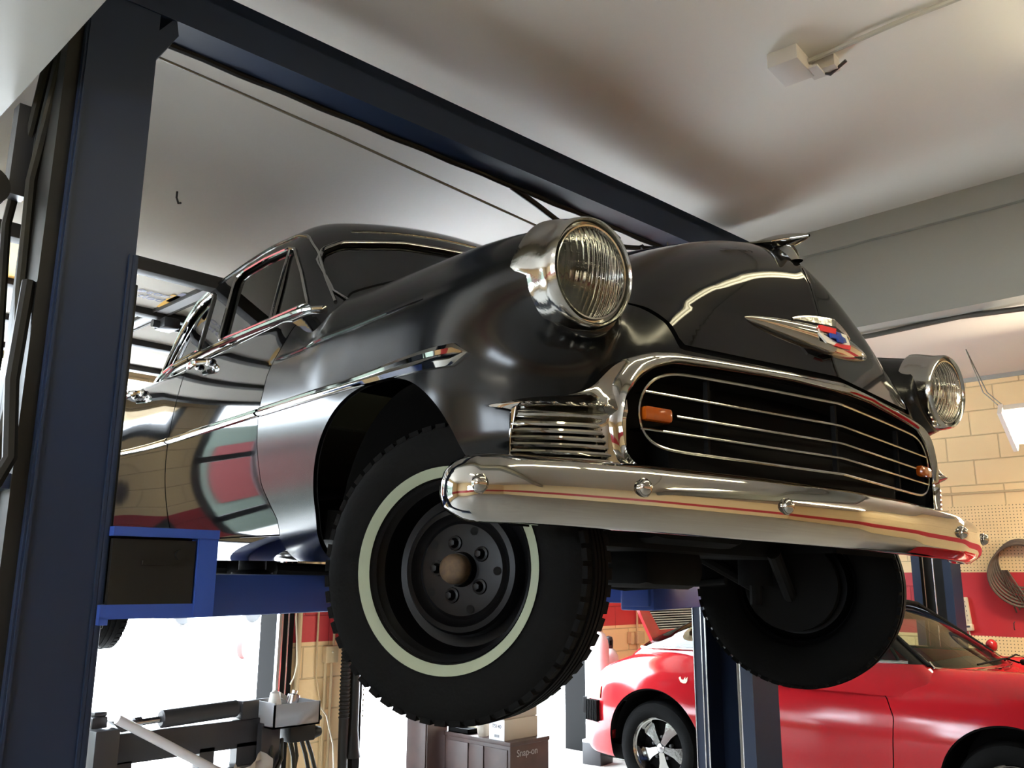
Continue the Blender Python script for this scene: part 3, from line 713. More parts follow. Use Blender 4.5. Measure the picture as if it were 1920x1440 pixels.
MB().lathe([(0,0),(.15,0),(.15,.06),(.06,.07),(.06,.12),(0,.12)],30,(.62,-.05,.268),(math.cos(math.radians(23)),math.sin(math.radians(23)),0)).build('brake_drum','blackdull',car)
for s in (-1,1): wheel((s*.76,2.92,.20),0,s,False)
MB().tube([(.62,.02,.35),(.655,-.06,.33),(.67,-.10,.28),(.665,-.12,.22)],.004,8).build('brake_hose','badge_red',car)['label']='thin red brake hose'
# ------------------------------------------------------------------ the room
YB=5.2; XR=7.77; XL=-5.2; YF=-6.0; ZC=3.20; ZC2=3.12
struct('floor',MB().box((XL,YF,-.12),(XR,YB+.2,0)),'floor')
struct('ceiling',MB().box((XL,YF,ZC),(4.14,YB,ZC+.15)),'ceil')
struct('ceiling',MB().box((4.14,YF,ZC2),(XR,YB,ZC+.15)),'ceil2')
struct('wall_right',MB().box((XR,YF,-.1),(XR+.2,YB+.2,3.3)),'wall')
struct('wall_back',MB().box((3.31,YB,-.1),(3.80,YB+.2,3.3)).box((6.44,YB,-.1),(XR,YB+.2,3.3)).box((XL,YB,-.1),(-3.0,YB+.2,3.3)).box((.95,YB,-.1),(1.16,YB+.2,3.3)).box((1.16,YB,2.62),(3.31,YB+.2,3.3)).box((-3.0,YB,2.95),(.95,YB+.2,3.3)).box((-3.0,YB,-.1),(.95,YB+.2,.62)).box((3.80,YB,2.62),(6.44,YB+.2,3.3)),'wall')
struct('wall_front',MB().box((XL,YF-.2,-.1),(XR,YF,3.3)),'wall')
# left wall with a wide daylight opening (its sectional door is glazed)
struct('wall_left',MB().box((XL-.2,YF,-.1),(XL,-1.6,3.3)).box((XL-.2,1.8,-.1),(XL,YB,3.3)).box((XL-.2,-1.6,2.5),(XL,1.8,3.3)).box((XL-.2,-1.6,-.1),(XL,1.8,1.5)),'wall')
mb=MB()
for a in (.62,1.30,2.05,2.88): mb.box((-3.0,YB+.05,a),(.95,YB+.11,a+.07))
for a in (-3.0,-2.0,-1.0,-.1,.88): mb.box((a,YB+.05,.62),(a+.07,YB+.11,2.95))
struct('window_4',mb,'dark')
for k,(y0,y1) in enumerate(((-1.6,.1),(.1,1.8))):
    mb=MB(); 
    for a,b in ((1.5,1.56),(1.97,2.03),(2.44,2.5)): mb.box((XL-.12,y0,a),(XL-.06,y1,b))
    for a in (y0,(y0+y1)/2-.03,y1-.06): mb.box((XL-.12,a,1.5),(XL-.06,a+.06,2.5))
    struct('window_%d'%(k+1),mb,'dark')
# downstand beams between bays
def bay_beam(n,x0,x1):
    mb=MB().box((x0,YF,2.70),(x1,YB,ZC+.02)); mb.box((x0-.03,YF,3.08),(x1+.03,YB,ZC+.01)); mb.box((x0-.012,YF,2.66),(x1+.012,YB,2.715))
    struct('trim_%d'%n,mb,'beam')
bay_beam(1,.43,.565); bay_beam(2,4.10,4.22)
mb=MB().tube([(4.20,YB-.01,2.64),(4.21,2.4,2.645),(4.205,1.6,2.64),(4.22,1.2,2.655),(4.20,.9,2.63),(4.21,.3,2.65),(4.20,-5.9,2.64)],.013,8)
tag(mb.build('ceiling_cable','cable'),'thin brown cable clipped under the painted ceiling beam at right','cable')
# wall coping where ceiling meets the right wall
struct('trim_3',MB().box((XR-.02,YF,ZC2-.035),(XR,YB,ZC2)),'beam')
struct('trim_4',MB().tube([(XR-.012,YF,2.168),(XR-.012,YB,2.168)],.010,8),'cream')
# black steel door frames
struct('door_1',MB().box((3.19,YB-.06,0),(3.235,YB+.2,2.62)).box((3.25,YB-.03,0),(3.30,YB+.12,2.62)).box((1.16,YB-.06,0),(1.20,YB+.2,2.62)),'blackdull')
struct('door_2',MB().box((3.80,YB-.05,0),(3.86,YB+.2,2.62)).box((6.30,YB-.06,0),(6.37,YB+.2,2.62)),'blackdull')
struct('trim_5',MB().tube([(3.245,YB-.04,0),(3.245,YB-.04,2.6)],.012,8),'steel')
# pegboard on the right wall
pg=MB().box((XR-.02,-1.0,.875),(XR-.001,2.46,2.06)).build('pegboard','peg'); tag(pg,'cream perforated pegboard with a red painted band on the right wall','pegboard')
# exterior
struct('floor_1',MB().box((-60,YB+.2,-.10),(60,80,-.02)),'ground')
bpy.data.objects['floor_1'].name='driveway'
struct('side_yard',MB().box((-40,-40,-.10),(XL-.2,YB+.2,-.02)),'ground')
# ------------------------------------------------------------------ lift
LR=Matrix.Rotation(math.radians(-3.3),4,'Z')
LO=Vector((2.10,2.35,0))
lift=empty('two_post_lift',label='dark blue two-post vehicle lift with overhead crossbeam holding up the black sedan',cat='vehicle lift',mtx=LR@Matrix.Translation(LO))
def LP(mb,name,m,parent=lift,**k):
    mb.v=[(a-LO.x,b-LO.y,c) if parent is lift or parent.parent is not None else (a,b,c) for a,b,c in mb.v]
    return mb.build(name,m,parent,**k)
def Cpoly(x0,x1,y0,y1,t=.012,lip=.06,side=1):
    """C section, opening towards +x (side=1) or -x"""
    p=[(x0,y0),(x1,y0),(x1,y0+lip),(x1-t,y0+lip),(x1-t,y0+t),(x0+t,y0+t),(x0+t,y1-t),(x1-t,y1-t),(x1-t,y1-lip),(x1,y1-lip),(x1,y1),(x0,y1)]
    if side<0: p=[(x0+x1-a,b) for a,b in p][::-1]
    return p
colL=LP(MB().prism(Cpoly(.545,.722,2.2,2.48),'z',0,3.08),'column','liftblue')
LP(MB().box((.550,2.192,.02),(.556,2.2,3.05)).box((.705,2.190,.02),(.712,2.2,2.26)).box((.712,2.19,.02),(.728,2.235,2.26),.004),'column_edge_strip','liftblue',colL)
colR=LP(MB().prism(Cpoly(3.45,3.652,2.2,2.50,side=-1),'z',0,3.08),'column','liftblue')
LP(MB().box((3.446,2.43,.02),(3.450,2.437,3.05)).box((3.446,2.452,.02),(3.450,2.458,3.05)).box((3.446,2.497,.02),(3.450,2.502,3.05)),'column_edge_strip','steel',colR)
LP(MB().box((.42,2.0,0),(.90,2.7,.02)),'base_plate','liftblue',colL); LP(MB().box((3.3,2.0,0),(3.75,2.7,.02)),'base_plate','liftblue',colR)
# overhead beam
bm_=LP(MB().box((.60,2.20,2.97),(3.652,2.215,3.10)).box((.60,2.20,2.965),(3.652,2.32,2.975)).box((.60,2.305,2.975),(3.652,2.32,3.04)).box((.56,2.2,3.06),(3.652,2.34,3.10)),'crossbeam','liftblue')
LP(MB().box((.56,2.195,2.955),(3.652,2.205,2.985)),'beam_edge','liftblue',bm_)
LP(MB().add([(.71,2.20,2.89),(.71,2.32,2.89),(.765,2.20,2.968),(.765,2.32,2.968),(.71,2.20,2.80),(.71,2.32,2.80),(.775,2.20,2.915),(.775,2.32,2.915)],[(0,2,3,1),(0,1,5,4),(2,6,7,3),(4,5,7,6),(0,4,6,2),(1,3,7,5)]),'corner_gusset','liftblue',bm_)
pts=[(.74,2.332,2.962)]+[(x,2.332,2.962+.002*math.sin(x*23)) for x in np.linspace(.9,3.6,50)]
LP(MB().tube(pts,.011,8),'hydraulic_hose','liftdark',bm_)
pts=[(2.15,2.335,2.96),(2.3,2.36,2.945),(2.45,2.385,2.925),(2.6,2.40,2.91),(2.75,2.40,2.908),(2.9,2.38,2.925),(3.05,2.35,2.95),(3.2,2.335,2.96)]
LP(MB().tube(pts,.012,8),'sagging_hose','liftdark',bm_)
mb=MB()
for x in (2.80,2.98,3.12): LP(MB().obox((x,2.365,2.935),(.03,.035,.02),Matrix.Rotation(.4,3,'Y')),'hose_clip','liftdark',bm_)
LP(MB().tube([(.70,2.35,2.925),(1.4,2.37,2.91),(2.6,2.40,2.86),(3.5,2.42,2.88)],.0045,6),'equalizing_cable','cable')
LP(MB().tube([(2.85,2.12,2.86),(2.85,2.12,2.62)],.003,6),'hanging_wire','cable')
# carriages, arms
def carriage(x0,x1,s):
    c=LP(MB().box((x0,2.215,1.40),(x1,2.47,1.56),.006).box((x0-.02 if s>0 else x1-.03,2.24,1.34),(x0+.05 if s>0 else x1+.02,2.44,2.2),.004),'carriage','liftdark'); return c
cl=carriage(.70,.93,1); cr=carriage(3.22,3.47,-1)
LP(MB().box((.725,2.16,1.556),(.985,2.50,1.578)).box((.935,2.165,1.365),(.985,2.20,1.556)).box((.93,2.20,1.365),(.995,2.50,1.56),.01),'carriage_plate','armblue',cl)
LP(MB().box((.73,2.172,1.395),(.93,2.19,1.55)).box((.80,2.162,1.49),(.87,2.175,1.50)).cyl((.89,2.16,1.515),(.89,2.19,1.515),.012),'latch_plate','liftdark',cl)
LP(MB().box((.715,2.17,1.365),(.94,2.2,1.398)).box((.715,2.17,1.352),(.735,2.2,1.37)),'carriage_lower_lip','armblue',cl)
LP(MB().box((3.20,2.18,1.36),(3.26,2.50,1.56),.01),'carriage_plate','armblue',cr)
def arm(p,q,z0,z1,w=.12):
    d=Vector((q[0]-p[0],q[1]-p[1],0)); L=d.length; R=Matrix.Rotation(math.atan2(d.y,d.x),3,'Z'); c=Vector(((p[0]+q[0])/2,(p[1]+q[1])/2,(z0+z1)/2))
    a=LP(MB().obox(c,(L,w,z1-z0),R,.006),'arm','armblue')
    e=Vector((q[0],q[1],z1)); ee=MB().obox((c+d*.22)+Vector((0,0,.0)),(L*.6,w*.8,(z1-z0)*.75),R,.004); LP(ee,'arm_extension','armblue',a)
    LP(MB().lathe([(0,0),(.075,0),(.075,.02),(.05,.03),(.05,.075),(.062,.08),(.062,.10),(0,.10)],24,(q[0],q[1],z1-.01)),'arm_pad','rubber',a)
arm((.86,2.24),(1.62,2.50),1.362,1.470); arm((.86,2.44),(1.55,3.10),1.362,1.470)
arm((3.30,2.26),(2.38,1.95),1.36,1.47); arm((3.30,2.44),(2.65,3.0),1.362,1.470)
LP(MB().box((2.30,1.90,1.44),(2.48,2.02,1.55),.01),'arm_block','armblue')
# cable inside right column
LP(MB().tube([(3.50,2.30,.05),(3.50,2.30,3.0)],.009,8),'lifting_cable','cable',colR)
LP(MB().box((3.455,2.262,.02),(3.463,2.268,3.0)),'column_edge_line','steel',colR)
# hoses down the outside of the near column
def hoses(pts,r,m='hose',nm='column_hose'): return LP(MB().tube(pts,r,8),nm,m,colL)
hoses([(.525,2.28,3.05),(.520,2.30,2.75),(.500,2.36,2.45),(.505,2.34,2.15),(.515,2.30,1.95),(.50,2.32,1.75),(.505,2.34,1.60),(.50,2.36,1.42),(.51,2.4,1.1)],.014)
hoses([(.515,2.32,3.05),(.49,2.38,2.62),(.475,2.45,2.35),(.49,2.42,2.0),(.485,2.42,1.7),(.46,2.46,1.55),(.45,2.5,1.3)],.012,'hose')
hoses([(.53,2.42,3.05),(.528,2.44,2.5),(.53,2.42,2.0),(.527,2.43,1.4),(.53,2.42,.3)],.018,'liftdark')
hoses([(.50,2.25,2.15),(.485,2.22,1.9),(.497,2.2,1.72),(.47,2.18,1.66),(.43,2.17,1.60)],.016,'liftdark')
LP(MB().box((.512,2.225,.1),(.545,2.46,2.98)),'dark_side_backing','liftdark',colL)  # added black box keeps the column's outer face dark behind the hoses
LP(MB().box((.49,2.235,1.655),(.55,2.32,1.69)),'hose_bracket','liftblue',colL)
# steel channel and reel hanging from the near painted beam
ch_=empty('hose_reel',(.612,2.37,2.54),'dark steel bracket and hose reel hanging under the near painted beam at upper left','hose reel')
MB().box((-.022,-.022,-.13),(.022,.022,.12)).build('bracket','dark',ch_)
MB().lathe([(.0,-.02),(.05,-.02),(.05,-.012),(.03,-.01),(.03,.01),(.05,.012),(.05,.02),(0,.02)],24,(-.07,-.02,-.13),(0,1,0)).tube([(-.06,-.02,-.16),(-.085,-.02,-.24),(-.10,-.02,-.34)],.010).build('reel','liftdark',ch_)
# ------------------------------------------------------------------ overhead door
od=empty('overhead_door',(1.6,4.2,2.66),'translucent sectional garage door rolled up overhead with printed lettering and dark cross ribs','garage door')
def OD(mb): mb.v=[(a-1.6,b-4.2,c-2.66) for a,b,c in mb.v]; return mb
ys=[3.33,3.90,4.47,5.04]
for i in range(3):
    p=OD(MB().box((.62,ys[i]+.02,2.665),(3.15,ys[i+1]-.02,2.672))).build('door_section','fibre',od)
for y in ys: OD(MB().box((.60,y-.035,2.635),(3.17,y+.035,2.69),.004)).build('door_rib','slat',od)
for x in (.62,1.66,2.4,3.12):
    OD(MB().box((x-.03,3.33,2.655),(x+.03,5.04,2.663))).build('door_stile','lite',od)
    OD(MB().box((x-.038,3.33,2.648),(x-.030,5.04,2.665)).box((x+.030,3.33,2.648),(x+.038,5.04,2.665))).build('stile_edge','slat',od)
for x in (1.70,3.1): OD(MB().box((x-.03,3.84,2.59),(x+.05,3.95,2.64),.01).cyl((x-.06,3.90,2.61),(x+.10,3.90,2.61),.018)).build('roller_bracket','dark',od)
for x in (.58,3.18): OD(MB().tube([(x,3.0,2.62),(x,4.7,2.62),(x,4.98,2.58),(x,5.10,2.45),(x,5.14,2.2),(x,5.15,.1)],.022,8)).build('door_track','steel',od)
od2=empty('overhead_door',(5.1,4.2,2.70),'plain translucent sectional door rolled up above the red car bay','garage door')
for i in range(3): MB().box((-1.25,ys[i]+.02-4.2,0),(1.15,ys[i+1]-.02-4.2,.007)).build('door_section','fibre',od2)
for y in ys: MB().box((-1.27,y-.035-4.2,-.03),(1.17,y+.035-4.2,.02)).build('door_rib','slat',od2)
TM=lambda x,y,z: Matrix.Translation((x-1.6,y-4.2,z-2.66))@Matrix(((-1,0,0,0),(0,-1,0,0),(0,0,1,0),(0,0,0,1)))
text_mesh('door_lettering','hose\nbelts',.078,'printblue',TM(1.525,3.66,2.6605),od)
text_mesh('door_lettering','tires\nbrakes',.105,'printblue',TM(2.75,3.66,2.6605),od) if False else None
MB().add([(-.03,-.62,.0),(.02,-.62,.0),(.02,-.40,.0),(-.0,-.40,0)],[(0,1,2,3)]).build('door_print_mark','orange',od).location=(.01,.0,.0)
OD(MB().add([(1.60,3.53,2.6600),(1.63,3.53,2.6600),(1.63,3.69,2.6600),(1.60,3.69,2.6600)],[(0,1,2,3)])).build('door_print_mark','printblue',od)
OD(MB().add([(.86,3.42,2.6600),(.98,3.42,2.6600),(1.10,3.86,2.6600),(1.0,3.86,2.6600)],[(0,1,2,3)])).build('door_print_mark','orange',od)
OD(MB().add([(.78,3.40,2.6601),(.86,3.40,2.6601),(1.0,3.86,2.6601),(.92,3.86,2.6601)],[(0,1,2,3)])).build('door_print_mark','printblue',od)
# ------------------------------------------------------------------ ceiling box and conduit
jb=empty('ceiling_junction_box',(2.60,1.18,ZC),'pale metal junction box on the ceiling with a thin conduit running off','junction box')
jb.rotation_euler=(0,0,math.radians(4))
mb=MB().box((-.10,-.055,-.055),(.05,.05,0),.004); mb.build('box_body','ceil2',jb)
MB().box((.03,-.13,-.045),(.085,-.04,-.0)).box((-.02,-.09,-.06),(.05,-.06,-.052)).build('box_lid','ceil2',jb)
MB().tube([(.0,-.05,-.02),(-.02,-.4,-.012),(-.05,-2.5,-.012),(-.1,-5,-.012)],.009,8).build('conduit','conduit',jb)
MB().tube([(.05,-.05,-.03),(.075,-.10,-.05),(.06,-.16,-.03)],.006,6).build('connector','dark',jb)
# ------------------------------------------------------------------ fluorescents
def fixture(x,y,z,L,axis,label,group=None,ntube=2,hang=None,es='fluor'):
    t=empty('fluorescent_fixture',(x,y,z),label,'light fixture',group)
    W=.085*ntube
    def P(a,b,c): return (a,b,c) if axis=='x' else (b,a,c)
    mb=MB(); mb.box(P(-L/2,-W/2,.02),P(L/2,W/2,.07)); 
    mb.box(P(-L/2,-W/2-.02,-.03),P(-L/2+.03,W/2+.02,.06)); mb.box(P(L/2-.03,-W/2-.02,-.03),P(L/2,W/2+.02,.06))
    mb.build('housing','white',t)
    for i in range(ntube):
        o=(i-(ntube-1)/2)*.075
        MB().cyl(P(-L/2+.03,o,-.005),P(L/2-.03,o,-.005),.016,12).build('tube',es,t)
    if hang:
        for a in (-L/2+.15,L/2-.15): MB().tube([P(a,0,.07),P(a+.0,.05,hang)],.003,5).tube([P(a,0,.07),P(a+.0,-.05,hang)],.003,5).build('chain','cable',t)
    return t
fx=fixture(6.75,1.10,2.50,1.22,'y','lit four-tube fluorescent fixture hanging by chains near the cream wall at right',None,4,None,'fluorbright')
MB().tube([(0,.55,.07),(-.02,.72,.28),(-.03,.80,.612)],.004,6).tube([(.02,.52,.07),(.0,.70,.28),(-.03,.80,.612)],.004,6).build('chain','cable',fx)
MB().tube([(0,-.5,.07),(0,-.7,.612)],.004,6).build('chain','cable',fx)
for o in fx.children:
    if o.name.startswith(('housing','tube')): o.rotation_euler=(0,math.radians(38),0)
g='fluorescent fixtures behind the viewpoint, seen in reflections'
for i,x in enumerate((.5,3.5)):
    f=fixture(x,-1.9,3.13,1.22,'y','twin-tube fluorescent fixture in the rear ceiling row reflected in the bumper',g)
for i,x in enumerate((1.35,2.58)):
    f=fixture(x,.36,3.13,1.22,'x','twin-tube fluorescent fixture in the ceiling row reflected in the hood','fluorescent fixtures reflected in the hood')
fixture(-1.2,.7,3.13,1.22,'y','twin-tube fluorescent fixture running front to back beside the sedan bay, seen in the fender',None,2,None,'fluormid')
for i,x in enumerate((5.4,6.7)):
    fixture(x,-2.4,3.05,1.22,'x','twin-tube fluorescent fixture over the red car bay seen in reflections','fluorescent fixtures over the red car bay',2,None,'fluorbright')
# ------------------------------------------------------------------ red sports car
PX=6.12
def prof(y,k): return smi(y,*k,.06)
KT=([.30,.45,.7,1.1,1.5,1.9,2.2,3.6,4.0,4.3,4.5],[.56,.66,.76,.86,.93,.965,.97,.98,.93,.84,.72])
def f_p(x,y,z):
    ax=np.abs(x-PX)
    w=smi(y,[.3,.6,1.0,1.5,2.2,2.9,3.4,3.8,4.2,4.5],[.62,.72,.80,.81,.79,.79,.82,.83,.79,.70],.1)
    dz=z-.52; w=w-.42*np.maximum(dz-.05,0)**1.7-.25*np.maximum(-dz,0)**2
    zt=prof(y,KT)-.10*sstep(.8,1.6,y)*0
    zt=zt-.07*(1-sstep(.35,.60,ax))*(1-sstep(1.7,2.2,y))*1.0
    a=smax(ax-w,z-zt,.22)
    a=smax(a,.34-y+.10*(ax/.7)**2-.35*(z-.5)*0,.30)
    a=smax(a,y-4.58+.15*(ax/.75)**2+.45*np.maximum(z-.62,0),.12)
    a=smax(a,.20-z,.10)
    # rear fender flare
    fl=np.sqrt(((ax-.62)/.24)**2+((y-3.74)/.56)**2+((z-.52)/.36)**2)-1
    a=smin(a,fl*.22,.12)
    ff=np.sqrt(((ax-.60)/.22)**2+((y-1.35)/.85)**2+((z-.60)/.36)**2)-1
    return smin(a,ff*.2,.12)
def f_pg(x,y,z):
    ax=np.abs(x-PX)
    side=(ax-(.70-.42*(z-.97)-.10*np.maximum(y-3.2,0)))*.9
    roof=z-(smi(y,[1.9,2.4,2.7,3.1,3.6,4.2],[1.33,1.355,1.36,1.345,1.24,1.0],.08)-.10*(ax/.6)**2)
    ws=((1.72+1.55*(z-.95)+.20*(ax/.68)**2)-y)*.54
    rw=(y-(4.25-1.0*(z-.90)-.15*(ax/.6)**2))*.7
    return smax(smax(side,roof,.12),smax(ws,rw,.02),.05)
pc=empty('red_sports_car',(PX,2.6,0),'red sports coupe parked beyond the lift with its black-slatted engine lid raised','car')
PCL=Vector((PX,2.6,0))
def pobj(name,PF,m,f=None,par=None):
    P,F=PF; P=P-np.array(PCL)
    return meshobj(name,P,F,m,par or pc,(lambda a,b,c:f(a+PX,b+2.6,c)) if f else None)
A=surface_nets(f_p,(5.15,.2,.16),(7.1,4.7,1.1),.03)
A=clip(*A,lambda x,y,z:.225-z)
def parch(cy,r,cz=.335): return lambda y,z: np.where(z<cz,np.abs(y-cy)-r,np.sqrt((y-cy)**2+(z-cz)**2)-r)
ar=parch(3.735,.385,.34); af=parch(1.50,.375,.35)
sidem=lambda x:np.abs(x-PX)>.45
A=clip(*A,lambda x,y,z:-np.where(sidem(x),np.minimum(ar(y,z),af(y,z)),1.))
A=clip(*A,lambda x,y,z:np.where(z>.9,-(f_pg(x,y,z)+.02),-1.))
PDOOR=[(2.16,.26),(2.12,.45),(2.10,.70),(2.14,.80),(2.26,.93),(2.3,1.2),(3.20,1.2),(3.22,.8),(3.18,.5),(3.05,.26)]
gd=lambda x,y,z:np.where(np.abs(x-PX)>.5,sdpoly(y,z,PDOOR),1.)
gh=lambda x,y,z:np.maximum(np.maximum(np.abs(x-PX)-.52-.02*y,y-1.70),np.maximum(.60-z,.55-y))
D=clip(*A,lambda x,y,z:gd(x,y,z)+.003); H=clip(*A,lambda x,y,z:gh(x,y,z)+.003)
A2=clip(*A,lambda x,y,z:-(gd(x,y,z)-.003)); A2=clip(*A2,lambda x,y,z:-(gh(x,y,z)-.003))
A2=clip(*A2,lambda x,y,z:-np.maximum(np.maximum(np.abs(x-PX)-.50,3.95-y),np.maximum(y-4.42,.6-z)))   # engine opening
pbody=pobj('body_shell',A2,'red',f_p)
lx=clip(*D,lambda x,y,z:x-PX); rx=clip(*D,lambda x,y,z:PX-x)
pobj('door',lx,'red',f_p); pobj('door',rx,'red',f_p); ph=pobj('front_lid',H,'red',f_p)
inn=(A[0]-np.array([0,0,.0]),A[1]); P=inn[0].copy(); P[:,0]=PX+(P[:,0]-PX)*.975; P[:,2]-=.012; pobj('inner_panel',(P,inn[1]),'blackdull')
G=surface_nets(f_pg,(5.3,1.5,.80),(6.95,4.5,1.42),.03); G=clip(*G,lambda x,y,z:-(f_p(x,y,z)+.01))
gw=lambda x,y,z:np.where((y<2.72)&(ws_side(x,y,z)),sdpoly(np.abs(x-PX),z,[(-.2,.965),(.55,.965),(.63,.99),(.60,1.06),(.50,1.24),(.44,1.30),(-.2,1.325)]),1.)
def ws_side(x,y,z): ax=np.abs(x-PX); return np.abs((1.72+1.55*(z-.95)+.20*(ax/.68)**2)-y)<.09
gs_=lambda x,y,z:np.where(np.abs(x-PX)>.40,sdpoly(y,z,[(2.02,1.0),(2.42,1.28),(2.55,1.31),(3.02,1.30),(3.05,1.0)]),1.)
gq=lambda x,y,z:np.where(np.abs(x-PX)>-1,sdpoly(y,z,[(3.16,1.01),(3.16,1.295),(3.40,1.26),(3.75,1.12),(4.05,.99),(3.9,.975),(3.6,.995)]),1.)
W1=clip(*G,gw); G=clip(*G,lambda x,y,z:-gw(x,y,z)); W2=clip(*G,gs_); G=clip(*G,lambda x,y,z:-gs_(x,y,z)); W3=clip(*G,gq); G=clip(*G,lambda x,y,z:-gq(x,y,z))
pobj('belt_panel',clip(*G,lambda x,y,z:z-.99),'red',f_pg); pobj('roof',clip(*G,lambda x,y,z:.99-z),'blackdull',f_pg); 
pobj('windshield',W1,'tint',f_pg)
for nm,W in (('side_window',W2),('quarter_window',W3)):
    pobj(nm,clip(*W,lambda x,y,z:x-PX+.02),'tint',f_pg); pobj(nm,clip(*W,lambda x,y,z:PX+.02-x),'tint',f_pg)
def pt(pts): return [(a-PCL.x,b-PCL.y,c) for a,b,c in pts]
def solve(f,x=None,y=None,z=None,ax='x',lo=0,hi=1):
    for _ in range(24):
        m=(lo+hi)/2; q={'x':x,'y':y,'z':z}; q[ax]=m
        if float(f(np.array(q['x'],float),np.array(q['y'],float),np.array(q['z'],float)))<0: lo=m
        else: hi=m
    return (lo+hi)/2
for s in (-1,1):
    # chrome trim under the glass
    pts=[]
    for y in np.linspace(3.05,4.02,16):
        z=1.005-.03*(y-3.05); pts.append((solve(f_pg,None,y,z,'x',PX,PX+s*1.0)+s*.006,y,z))
    MB().tube(pt(pts),.010,8).build('glass_trim','chrome',pc)
    pts=[(solve(f_pg,None,y,1.0,'x',PX,PX+s*1.0)+s*.006,y,1.0) for y in np.linspace(2.03,3.05,12)]
    MB().tube(pt(pts),.009,8).build('glass_trim','chrome',pc)
def wsy(x,z):
    ax=abs(x-PX); return 1.72+1.55*(z-.95)+.20*(ax/.68)**2
loopw=[(-.60,1.0),(-.63,.972),(-.5,.955),(0,.948),(.5,.955),(.63,.972),(.60,1.0)]
MB().tube(pt([(PX+p.x,wsy(PX+p.x,p.y)-.012,p.y) for p in resample([(a,b,0) for a,b in loopw],30)]),.009,8).build('windshield_trim','chrome',pc)
MB().tube(pt([(PX+p.x,wsy(PX+p.x,p.y)-.006,p.y) for p in resample([(a,b,0) for a,b in [(-.63,.98),(-.50,1.24),(-.42,1.31),(0,1.335),(.42,1.31),(.5,1.24),(.63,.98)]],30)]),.014,8).build('windshield_frame','blackdull',pc)
MB().tube(pt([(PX+.05,1.64,.98),(PX+.07,1.72,1.0),(PX-.34,1.76,.985)]),.006,6).tube(pt([(PX+.42,1.68,.98),(PX+.44,1.76,1.0),(PX+.12,1.74,.985)]),.006,6).sphere(tuple(Vector((PX+.05,1.62,.985))-PCL),.018).sphere(tuple(Vector((PX+.45,1.66,.985))-PCL),.018).build('wiper','blackdull',pc)
# far door mirror
MB().sphere((.72,-.62,1.03),.06,16,(.9,.6,.75)).box((.64,-.62,.94),(.70,-.58,1.0)).build('door_mirror','red',pc)
# bumper bands, bellows, lamps
MB().grid(pt_rows:=[[(a-PCL.x,b-PCL.y,c) for a,b,c in r] for r in [[(PX+u*.80*sgn_,4.56-.30*abs(u)**3+dy,z) for dy,z in ((-.06,.44),(.03,.45),(.045,.52),(.03,.585),(-.06,.60))] for sgn_,u in [(1,t) for t in np.linspace(-1,1,30)]]]).build('rear_bumper','red',pc)
for s in (-1,1):
    mb=MB()
    for k in range(7): mb.box((s*.70,4.23-2.6+.019*k,.455),(s*(.835-.004*k),4.241-2.6+.019*k,.60),.003)
    mb.build('bumper_bellows','blackdull',pc)
    MB().box((s*.55-.05,4.50-2.6,.46),(s*.55+.05,4.56-2.6,.58),.012).build('bumper_guard','blackdull',pc)
    rows=[]
    for z in (.615,.64,.67,.70):
        rows.append([(solve(f_p,None,b,z,'x',PX,PX+s*1.1)-PX+s*.008,b-2.6,z) for b in (4.22,4.27,4.32,4.37,4.41)])
    MB().grid(rows,flip=s>0).build('tail_lamp','orange',pc)
mb=MB().grid([[(a-PCL.x,b-PCL.y,c) for a,b,c in r] for r in [[(PX+u*.76,.36+.26*abs(u)**3+dy,z) for dy,z in ((.06,.42),(-.03,.43),(-.045,.50),(-.03,.56),(.06,.58))] for u in np.linspace(-1,1,30)]]).build('front_bumper','red',pc)
MB().box((-.79,-.45,.215),(-.765,.70,.245),.004).box((.765,-.45,.215),(.79,.70,.245),.004).build('sill_strip','grey',pc)
MB().box((-.70,-2.0,.20),(.70,1.7,.30)).box((-.6,-.5,.30),(.6,1.2,.80)).build('underbody','blackdull',pc)
for cy in (3.735,1.50):
    for s in (-1,1):
        rows=[[(s*a,cy-2.6+.385*math.cos(PI*k/20),.345+.385*math.sin(PI*k/20)) for a in (.35,.76)] for k in range(21)]
        MB().grid(rows).box((s*.35-.01,cy-2.6-.38,.2),(s*.35+.01,cy-2.6+.38,.72)).build('wheel_well','blackdull',pc)
# interior
mb=MB()
for x in (-.34,.34): mb.box((x-.23,-.05,.35),(x+.23,.45,.55),.05); mb.box((x-.22,.40,.5),(x+.22,.55,1.08),.06)
mb.build('seats','blackdull',pc)
MB().box((-.62,-.75,.80),(.62,-.45,.965),.05).build('dashboard','blackdull',pc)
MB().tube([(-.32+.18*math.cos(a),-.32+.05*math.sin(a),.92+.17*math.sin(a)) for a in np.linspace(0,2*PI,30,endpoint=False)],.011,8,closed=True).tube([(-.50,-.32,.92),(-.14,-.32,.92)],.008).build('steering_wheel','blackdull',pc)
# raised engine lid
lid=empty('tmp',(0,0,0)); bpy.data.objects.remove(lid)
hinge=Vector((0,3.93-2.6,.985)); Rl=Matrix.Rotation(math.radians(58),3,'X')
mb=MB(); out=[(-.52,0),(.52,0),(.50,.25),(.44,.50),(-.44,.50),(-.50,.25)]; inn_=[(-.36,.12),(.36,.12),(.37,.30),(.33,.41),(-.33,.41),(-.37,.30)]
O=resample([(a,b,0) for a,b in out],60,True); N=resample([(a,b,0) for a,b in inn_],60,True)
def tl(x,y,z): return tuple(hinge+Rl@Vector((x,y,z)))
